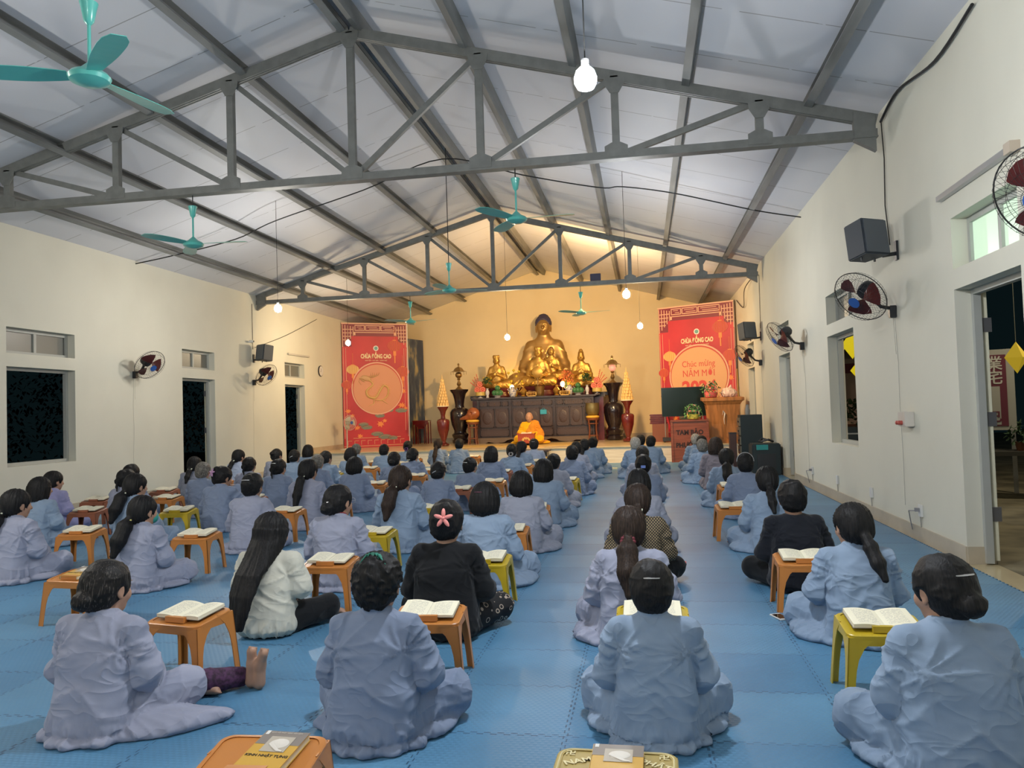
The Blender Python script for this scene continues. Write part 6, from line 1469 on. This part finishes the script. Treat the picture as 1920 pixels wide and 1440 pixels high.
        l = MB(); l.tube([(cx-.14,-.03,cz-.32),(cx-.13,-.03,cz-.48),(cx-.3,-.03,cz-.56)], [.035,.028,.012], 6, flat=.5); l.tube([(cx+.12,-.03,cz-.36),(cx+.22,-.03,cz-.44),(cx+.32,-.03,cz-.50)], [.03,.02,.01], 6, flat=.5); l.build('dragon_leg', g, dr, smooth=SM)
    else:
        mr_ = mat('banner_text_red', (.60,.06,.05), .5)
        text_mesh('greeting_text', 'Chúc mừng', .25, mr_, t, (cx,-.022,cz+.34), depth=.002, sx=.85); text_mesh('greeting_text', 'NĂM MỚI', .27, mr_, t, (cx,-.022,cz+.06), depth=.002, sx=.85)
        text_mesh('year_text', '2024', .52, mr_, t, (cx,-.022,cz-.36), depth=.002, bold=.02)
    MB().bx(Wd-.004,Wd+.02,-.012,.035,0,H).build('edge_strip', mat('banner_white', (.75,.72,.72), .5) if dragon else m_dark, t)
    return t
banner((-9.20,23.1), (-7.47,24.3), ZS, 3.92, 'tall red banner with a golden dragon medallion, in the left corner of the stage', True)
banner((.52,23.75), (2.60,22.75), ZS, 3.93, 'tall red new year banner with greeting text, in the right corner behind the screen', False)
# painted screen behind the left banner
ms, N, L, B = node_mat('painted_waterfall', .5)
tc = N.new('ShaderNodeTexCoord'); mp = N.new('ShaderNodeMapping'); mp.inputs['Scale'].default_value = (1,1.6,.7); L.new(tc.outputs['Object'], mp.inputs[0])
n = N.new('ShaderNodeTexNoise'); n.inputs['Scale'].default_value = 1.6; n.inputs['Detail'].default_value = 7; L.new(mp.outputs[0], n.inputs['Vector'])
cr = N.new('ShaderNodeValToRGB'); e = cr.color_ramp.elements; e[0].position = .40; e[0].color = (.035,.055,.12,1); e[1].position = .64; e[1].color = (.45,.38,.22,1); x_ = e.new(.52); x_.color = (.08,.11,.17,1)
L.new(n.outputs[0], cr.inputs[0]); L.new(cr.outputs[0], B.inputs['Base Color'])
o = MB().bx(-.02,.02,0,1.15,0,3.55).build('painted_screen', ms, None, (-7.84,25.2,ZS), rz=-.28); tag(o, 'tall dark blue painted screen behind the left banner', 'screen')
MB().bx(-.025,.025,-.03,0,0,3.58).build('frame_edge', m_dark, o)
# ------------------------------------------------------------------ television, lectern, chest, racks
t = empty('television', (1.08,22.0,ZS), 0, 'large dark television on a wheeled stand on the stage', 'television')
MB().bx(-.60,.60,-.02,.03,.70,1.50).build('bezel', m_blk, t, bevel=.006); MB().bx(-.585,.585,-.024,-.02,.715,1.485).build('screen', mat('dark_screen', (.004,.014,.014), .15), t)
for s in (-.52,.5): MB().tube([(s,.02,.05),(s,.02,.75)], .014, 8).build('post', mat('steel_pole', (.45,.45,.46), .3, .7), t)
MB().bx(-.6,.6,-.15,.25,.03,.13).build('base', m_blk, t)
for sx in (-.55,.55):
    for sy in (-.1,.2): MB().lathe([(.01,-.02),(.04,-.02),(.04,.02),(.01,.02)], 12, M=Matrix.Rotation(PI/2, 3, 'Y'), c=(sx,sy,.04)).build('castor', m_blk, t)
# lectern
m_oak = mat('orange_brown_oak', (.42,.17,.045), .4, var=.25, vscale=5, stretch=(3,3,.4), coat=.2)
t = empty('lectern', (2.0,20.95,ZS), 0, 'tall orange-brown wooden lectern tapering towards its foot', 'lectern')
b = MB(); rs = []
for z, w_, d in ((.0,.36,.27),(.06,.36,.27),(.062,.32,.24),(.98,.42,.30),(1.0,.44,.31)): rs.append([(x,y,z) for x, y in ((-w_,-d),(w_,-d),(w_,d),(-w_,d))])
b.rings(rs); b.build('body', m_oak, t)
b = MB(); rs = []
for z, w_, d in ((1.0,.42,.30),(1.08,.48,.34),(1.10,.52,.36),(1.17,.52,.36),(1.18,.50,.35)): rs.append([(x,y,z+(.04*y)) for x, y in ((-w_,-d),(w_,-d),(w_,d),(-w_,d))])
b.rings(rs); b.build('desk_top', m_oak, t)
for s in (-.24,.22): MB().bx(s-.19 if s < 0 else s-.17,s+.20 if s < 0 else s+.15,-.268,-.255,.14,.88).build('front_panel', m_oak, t)
b = MB(); b.tube([(-.03,-.30,.72),(-.01,-.32,.83),(.03,-.31,.76),(.0,-.33,.62),(.01,-.31,.48)], [.008,.02,.024,.014,.006], 8, flat=.5); b.build('white_ribbon', m_white, t, smooth=SM)
# basket and bag on the lectern
def basket(x, y, z, label, pot, sc_=1.0, seed=1, arch=(.75,.4,.4)):
    o = MB().lathe([(.10*sc_,0),(.13*sc_,.02),(.15*sc_,.12*sc_),(.145*sc_,.125*sc_),(.02,.10*sc_)], 20).build('flower_basket', pot, None, (x,y,z), smooth=SM); tag(o, label, 'flower basket')
    b = MB(); leaf_clump(b, (0,0,.14*sc_), .24*sc_, 130, seed, .05, .09); b.build('foliage', mat('mid_green_leaf', (.08,.22,.08), .6), o)
    b = MB(); rs = random.Random(seed)
    for i in range(16): a = rs.uniform(0,6.28); r = .13*rs.random(); b.ell((r*math.cos(a), r*math.sin(a), .2*sc_), (.035,.035,.028), 8, 5)
    b.build('blossoms', mat('pink_blossom', (.75,.30,.28), .6), o, smooth=SM)
    MB().tube([(.14*sc_*math.cos(PI*i/10),0,.1+.26*sc_*math.sin(PI*i/10)) for i in range(11)], .010, 6).build('handle', mat('pale_pink_handle', arch, .5), o)
    return o
basket(1.72,20.85,ZS+1.17, 'pink flower basket with arched handle on top of the lectern', mat('pink_wrap', (.7,.15,.15), .5), 1.15, 3)
S = SDF((-.3,-.2,-.02), (.3,.2,.4), .014); S.ell((0,0,.1), (.2,.13,.13), .04); S.cap((.0,0,.18), (.06,0,.3), .05, .02, .05); S.cap((-.05,0,.15), (-.12,0,.22), .05, .015, .04); S.floor(0)
o = bpy.data.objects.new('plastic_bag', S.mesh('plastic_bag', mat('pale_pink_plastic', (.75,.58,.52), .35), lambda P, Nn: .022*ridge(vnoise(P*16)))); C.objects.link(o); o.location = (2.18,20.95,ZS+1.18); tag(o, 'crumpled pale plastic bag on top of the lectern', 'bag')
# donation chest standing on the mats
m_red = mat('reddish_brown_veneer', (.26,.07,.035), .35, var=.2, vscale=5, stretch=(.4,2,4), coat=.2)
t = empty('donation_chest', (1.11,20.2,0), 0, 'reddish-brown wooden donation chest with black lettering before the stage', 'chest')
MB().bx(-.43,.43,-.02,.30,.0,1.02).build('body', m_red, t); MB().bx(-.46,.46,-.05,.32,1.02,1.06).build('lid', m_red, t)
for s in (-.44,.44): MB().bx(s-.03,s+.03,-.04,.0,0,1.02).build('stile', m_red, t)
mbk = mat('black_lettering', (.03,.012,.01), .5)
text_mesh('lettering', 'TAM BẢO', .16, mbk, t, (0,-.022,.74), depth=.004, sx=.95, bold=.007); text_mesh('lettering', 'PHƯỚC', .16, mbk, t, (-.09,-.022,.42), depth=.004, sx=.95, bold=.007)
basket(1.22,20.33,1.062, 'green and pink flower basket in a yellow pot on the donation chest', mat('lemon_pot', (.75,.68,.12), .5), 1.05, 8)
# red cloth covered things left of the chest
t = MB().bx(-.22,.22,-.2,.2,0,.5).build('small_cabinet', m_redw, None, (.43,22.6,ZS)); tag(t, 'small wooden cabinet with folded red cloth on the stage', 'cabinet')
o = empty('folded_cloths', (.40,22.6,ZS+.5), 0, 'pile of folded dark red cloths on the small cabinet', 'cloth')
for k in range(5): MB().bx(-.26+.012*(k % 2),.24-.01*k,-.18,.18,k*.055,k*.055+.05).build('folded_cloth', m_redlac, o, bevel=.015)
t = empty('cross_legged_stand', (.62,23.1,ZS), 0, 'dark red X-shaped wooden drum stand behind the television', 'stand')
MB().beam((-.25,0,0), (.2,0,1.3), .05, .05).build('leg', m_redlac, t); MB().beam((.25,.05,0), (-.1,.05,1.3), .05, .05).build('leg', m_redlac, t)
# audio rack and speaker on the floor at right
t = empty('audio_rack', (2.20,17.15,0), 0, 'tall black equipment rack by the right wall before the stage', 'rack')
MB().bx(-.20,.24,-.02,.5,.10,1.18).build('cabinet', mat('dark_teal_black_box', (.012,.024,.028), .5), t, bevel=.006)
for k in range(5): u_ = MB().bx(-.225,-.2,.02,.46,.15+.2*k,.32+.2*k).build('front_unit', mat('brushed_panel', (.25,.22,.16), .35, .6), t); MB().lathe([(.005,0),(.02,0),(.018,-.02)], 10, M=Matrix.Rotation(PI/2, 3, 'Y'), c=(-.228,.12,.24+.2*k)).build('knob', m_blk, u_)
MB().bx(-.24,.26,-.04,.52,0,.1).build('base', m_blk, t)
t = MB().lathe([(.05,0),(.055,.1),(.03,.18),(.03,.22)], 14).build('small_bottle', mat('grey_bottle', (.25,.24,.22), .4), None, (2.17,17.3,1.18), smooth=SM); tag(t, 'small grey bottle standing on the equipment rack', 'bottle')
t = MB().bx(-.24,.30,-.05,.5,.0,.62).build('floor_loudspeaker', mat('dark_teal_black_box', (.012,.024,.028), .5), None, (2.3,16.0,.001), bevel=.02); tag(t, 'large black floor loudspeaker by the right wall', 'loudspeaker')
b = MB().bx(-.15,.2,-.058,-.048,.14,.42).build('handle_plate', m_blk, t)
MB().bx(-.16,.06,-.07,-.05,.50,.60).build('teal_tape', mat('teal_tape', (.02,.25,.24), .5), t)
t = MB().tube([(-.12,0,.03),(-.05,.06,.09),(.08,.0,.05),(.14,-.05,.03),(.05,-.08,.07),(-.08,-.03,.03)], .02, 6, close=True).build('cable_coil', m_blk, None, (2.35,16.2,.625)); tag(t, 'black coil of cable on the floor loudspeaker', 'cable')
t = MB().bx(-.08,.06,-.14,.1,0,.80).build('slim_cabinet', mat('dark_brown_box', (.07,.03,.025), .5), None, (1.86,17.4,.001)); tag(t, 'slim dark brown cabinet left of the equipment rack', 'cabinet')
MB().bx(-.085,.065,-.145,.105,.78,.81).build('top', m_blk, t)
o = MB().tube([(0,0,0),(.12,1.2,1.95)], .013, 8).build('bamboo_pole', mat('bamboo', (.45,.28,.08), .5), None, (2.42,20.9,ZS+.0)); tag(o, 'thin bamboo pole leaning against the right wall behind the lectern', 'pole')
# ------------------------------------------------------------------ outside on the right: yard, lanterns, shrine board
struct(MB().bx(XR+.22,16,-2,34,-.2,-.03).build('ground', mat('yard_concrete', (.20,.18,.12), .7, var=.4, vscale=2)), 'concrete yard outside the right-hand doorways')
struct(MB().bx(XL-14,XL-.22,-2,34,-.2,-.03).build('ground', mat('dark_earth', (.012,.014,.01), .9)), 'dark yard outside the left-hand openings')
struct(MB().bx(XR+.22, 5.6, 3, 23.5, 3.6, 3.68).build('porch_roof', mat('dark_porch_wood', (.10,.06,.035), .7)), 'dark porch roof outside the right-hand wall')
m_yl = mat('lit_yellow_paper', (.8,.65,.03), .6, emit=(1,.78,.02), es=.06); m_yd = mat('yellow_paper', (.62,.45,.03), .6, emit=(1,.7,.05), es=.03)
def star(x, y, z, r, m, label, rz=0):
    b = MB(); b.add([(0,0,r),(0,0,-r),(r*.85,0,0),(-r*.85,0,0),(0,r*.5,0),(0,-r*.5,0)], [(0,2,5),(0,5,3),(0,3,4),(0,4,2),(1,5,2),(1,3,5),(1,4,3),(1,2,4)])
    o = b.build('paper_lantern', m, None, (x,y,z), rz=rz); tag(o, label, 'paper lantern', 'yellow paper lanterns outside')
    MB().tube([(0,0,r),(0,0,3.6-z)], .004, 4).build('hanging_string', mat('pale_string', (.4,.4,.35), .7), o); return o
star(4.35, 17.35, 2.58, .30, m_yl, 'glowing yellow faceted lantern seen through the right-hand window', .4)
star(4.3, 18.1, 2.55, .11, m_yl, 'small glowing yellow lantern left of the big one in the window', .2)
star(4.95, 19.6, 2.12, .13, m_yl, 'small orange-yellow lantern hanging lower in the window view', .2)
star(4.62, 10.7, 1.88, .20, m_yd, 'yellow faceted lantern seen through the open right doorway', .3)
t = empty('shrine_board', (4.89,12.81,0), -.40, 'tall white and dark red board with pale characters outside the right doorway', 'signboard')
MB().bx(-.55,.55,0,.05,.9,2.1).build('board', mat('grey_white_board', (.30,.30,.27), .6), t); MB().bx(-.5,.45,-.01,0,.96,2.02).build('red_field', mat('dark_maroon_field', (.10,.012,.03), .6), t)
b = MB(); b.bx(-.45,.36,-.014,-.01,.98,1.55); b.build('pale_panel', mat('grey_white_board', (.30,.30,.27), .6), t)
text_mesh('character', '業', .22, mat('pale_character', (.42,.42,.38), .6), t, (.30,-.014,1.88), depth=.003, bold=.003); text_mesh('character', '宅', .22, MATS['pale_character'], t, (.30,-.014,1.67), depth=.003, bold=.003); text_mesh('character', '己', .18, mat('dark_maroon_field', (.10,.012,.03), .6), t, (.28,-.018,1.09), depth=.003, bold=.003)
for s in (-.5,.5): MB().bx(s-.03,s+.03,.0,.05,-.03,.9).build('leg', m_steel, t)
t = MB().bx(-.9,.9,-.3,.3,.60,.66).build('outdoor_table', mat('dark_table', (.04,.04,.035), .6), None, (4.95,12.2,-.03), rz=-.4); tag(t, 'dark table with clutter below the shrine board outside', 'table')
for sx in (-.8,.8):
    for sy in (-.22,.22): MB().bx(sx-.03,sx+.03,sy-.03,sy+.03,0,.6).build('leg', mat('dark_table', (.04,.04,.035), .6), t)
b = MB(); leaf_clump(b, (0,0,.2), .22, 90, 12, .05, .09); o = b.build('potted_shrub', mat('night_green_leaf', (.03,.07,.03), .7), None, (5.25,12.1,.63)); tag(o, 'dark shrub on the outdoor table', 'plant')
MB().lathe([(.08,0),(.10,.12),(.09,.12),(.05,.02)], 14).build('pot', mat('clay_pot', (.15,.06,.03), .7), o)
# pale building across the yard seen through the window
o = MB().bx(-1.2,1.2,0,.15,-.03,2.6).build('yard_building', mat('pink_beige_render', (.30,.22,.19), .8), None, (5.6,21.0,0), rz=-.5); tag(o, 'low pale pink building across the yard seen through the right-hand window', 'building')
MB().bx(-1.2,1.2,-.05,0,2.12,2.36).build('dark_red_band', mat('dark_maroon_field', (.10,.012,.03), .6), o); MB().bx(-1.3,1.3,-.9,.2,2.6,2.7).build('roof', m_dark, o)
b = MB(); leaf_clump(b, (0,0,.3), .4, 160, 21, .08, .12); o = b.build('potted_shrub', mat('night_green_leaf', (.03,.07,.03), .7), None, (4.85,19.6,.75)); tag(o, 'leafy shrub seen through the lower part of the right-hand window', 'plant')
MB().lathe([(.2,-.78),(.25,.1),(.22,.1),(.05,-.1)], 14).build('pot', mat('clay_pot', (.15,.06,.03), .7), o)
t = MB().bx(-.35,.35,-.25,.25,.0,.9).build('glass_showcase', mat('dark_glass_case', (.03,.04,.045), .2), None, (4.25,17.2,-.03), rz=-.4); tag(t, 'dark glass-fronted case outside the right-hand window', 'showcase')
for z in (.25,.5,.75): MB().bx(-.36,.36,-.26,-.24,z,z+.03).build('shelf_edge', mat('pale_edge', (.4,.4,.38), .5), t)
yl = bpy.data.objects.new('yard_lamp', bpy.data.lights.new('yard_lamp', 'POINT')); C.objects.link(yl); yl.location = (5.9,11.0,3.6); yl.data.energy = 22; yl.data.color = (1,.85,.6); yl.data.shadow_soft_size = .1  # added point light without a fixture, brightens the yard things
tag(yl, 'added unseen light brightening the yard outside the right-hand doorways', 'lamp')
yl = bpy.data.objects.new('porch_lamp', bpy.data.lights.new('porch_lamp', 'POINT')); C.objects.link(yl); yl.location = (4.0,7.2,3.4); yl.data.energy = 6; yl.data.color = (1,.92,.62); yl.data.shadow_soft_size = .08  # second added light, no fixture, dimly fills the space past the near doorway
tag(yl, 'added unseen light outside the nearest right-hand doorway', 'lamp')
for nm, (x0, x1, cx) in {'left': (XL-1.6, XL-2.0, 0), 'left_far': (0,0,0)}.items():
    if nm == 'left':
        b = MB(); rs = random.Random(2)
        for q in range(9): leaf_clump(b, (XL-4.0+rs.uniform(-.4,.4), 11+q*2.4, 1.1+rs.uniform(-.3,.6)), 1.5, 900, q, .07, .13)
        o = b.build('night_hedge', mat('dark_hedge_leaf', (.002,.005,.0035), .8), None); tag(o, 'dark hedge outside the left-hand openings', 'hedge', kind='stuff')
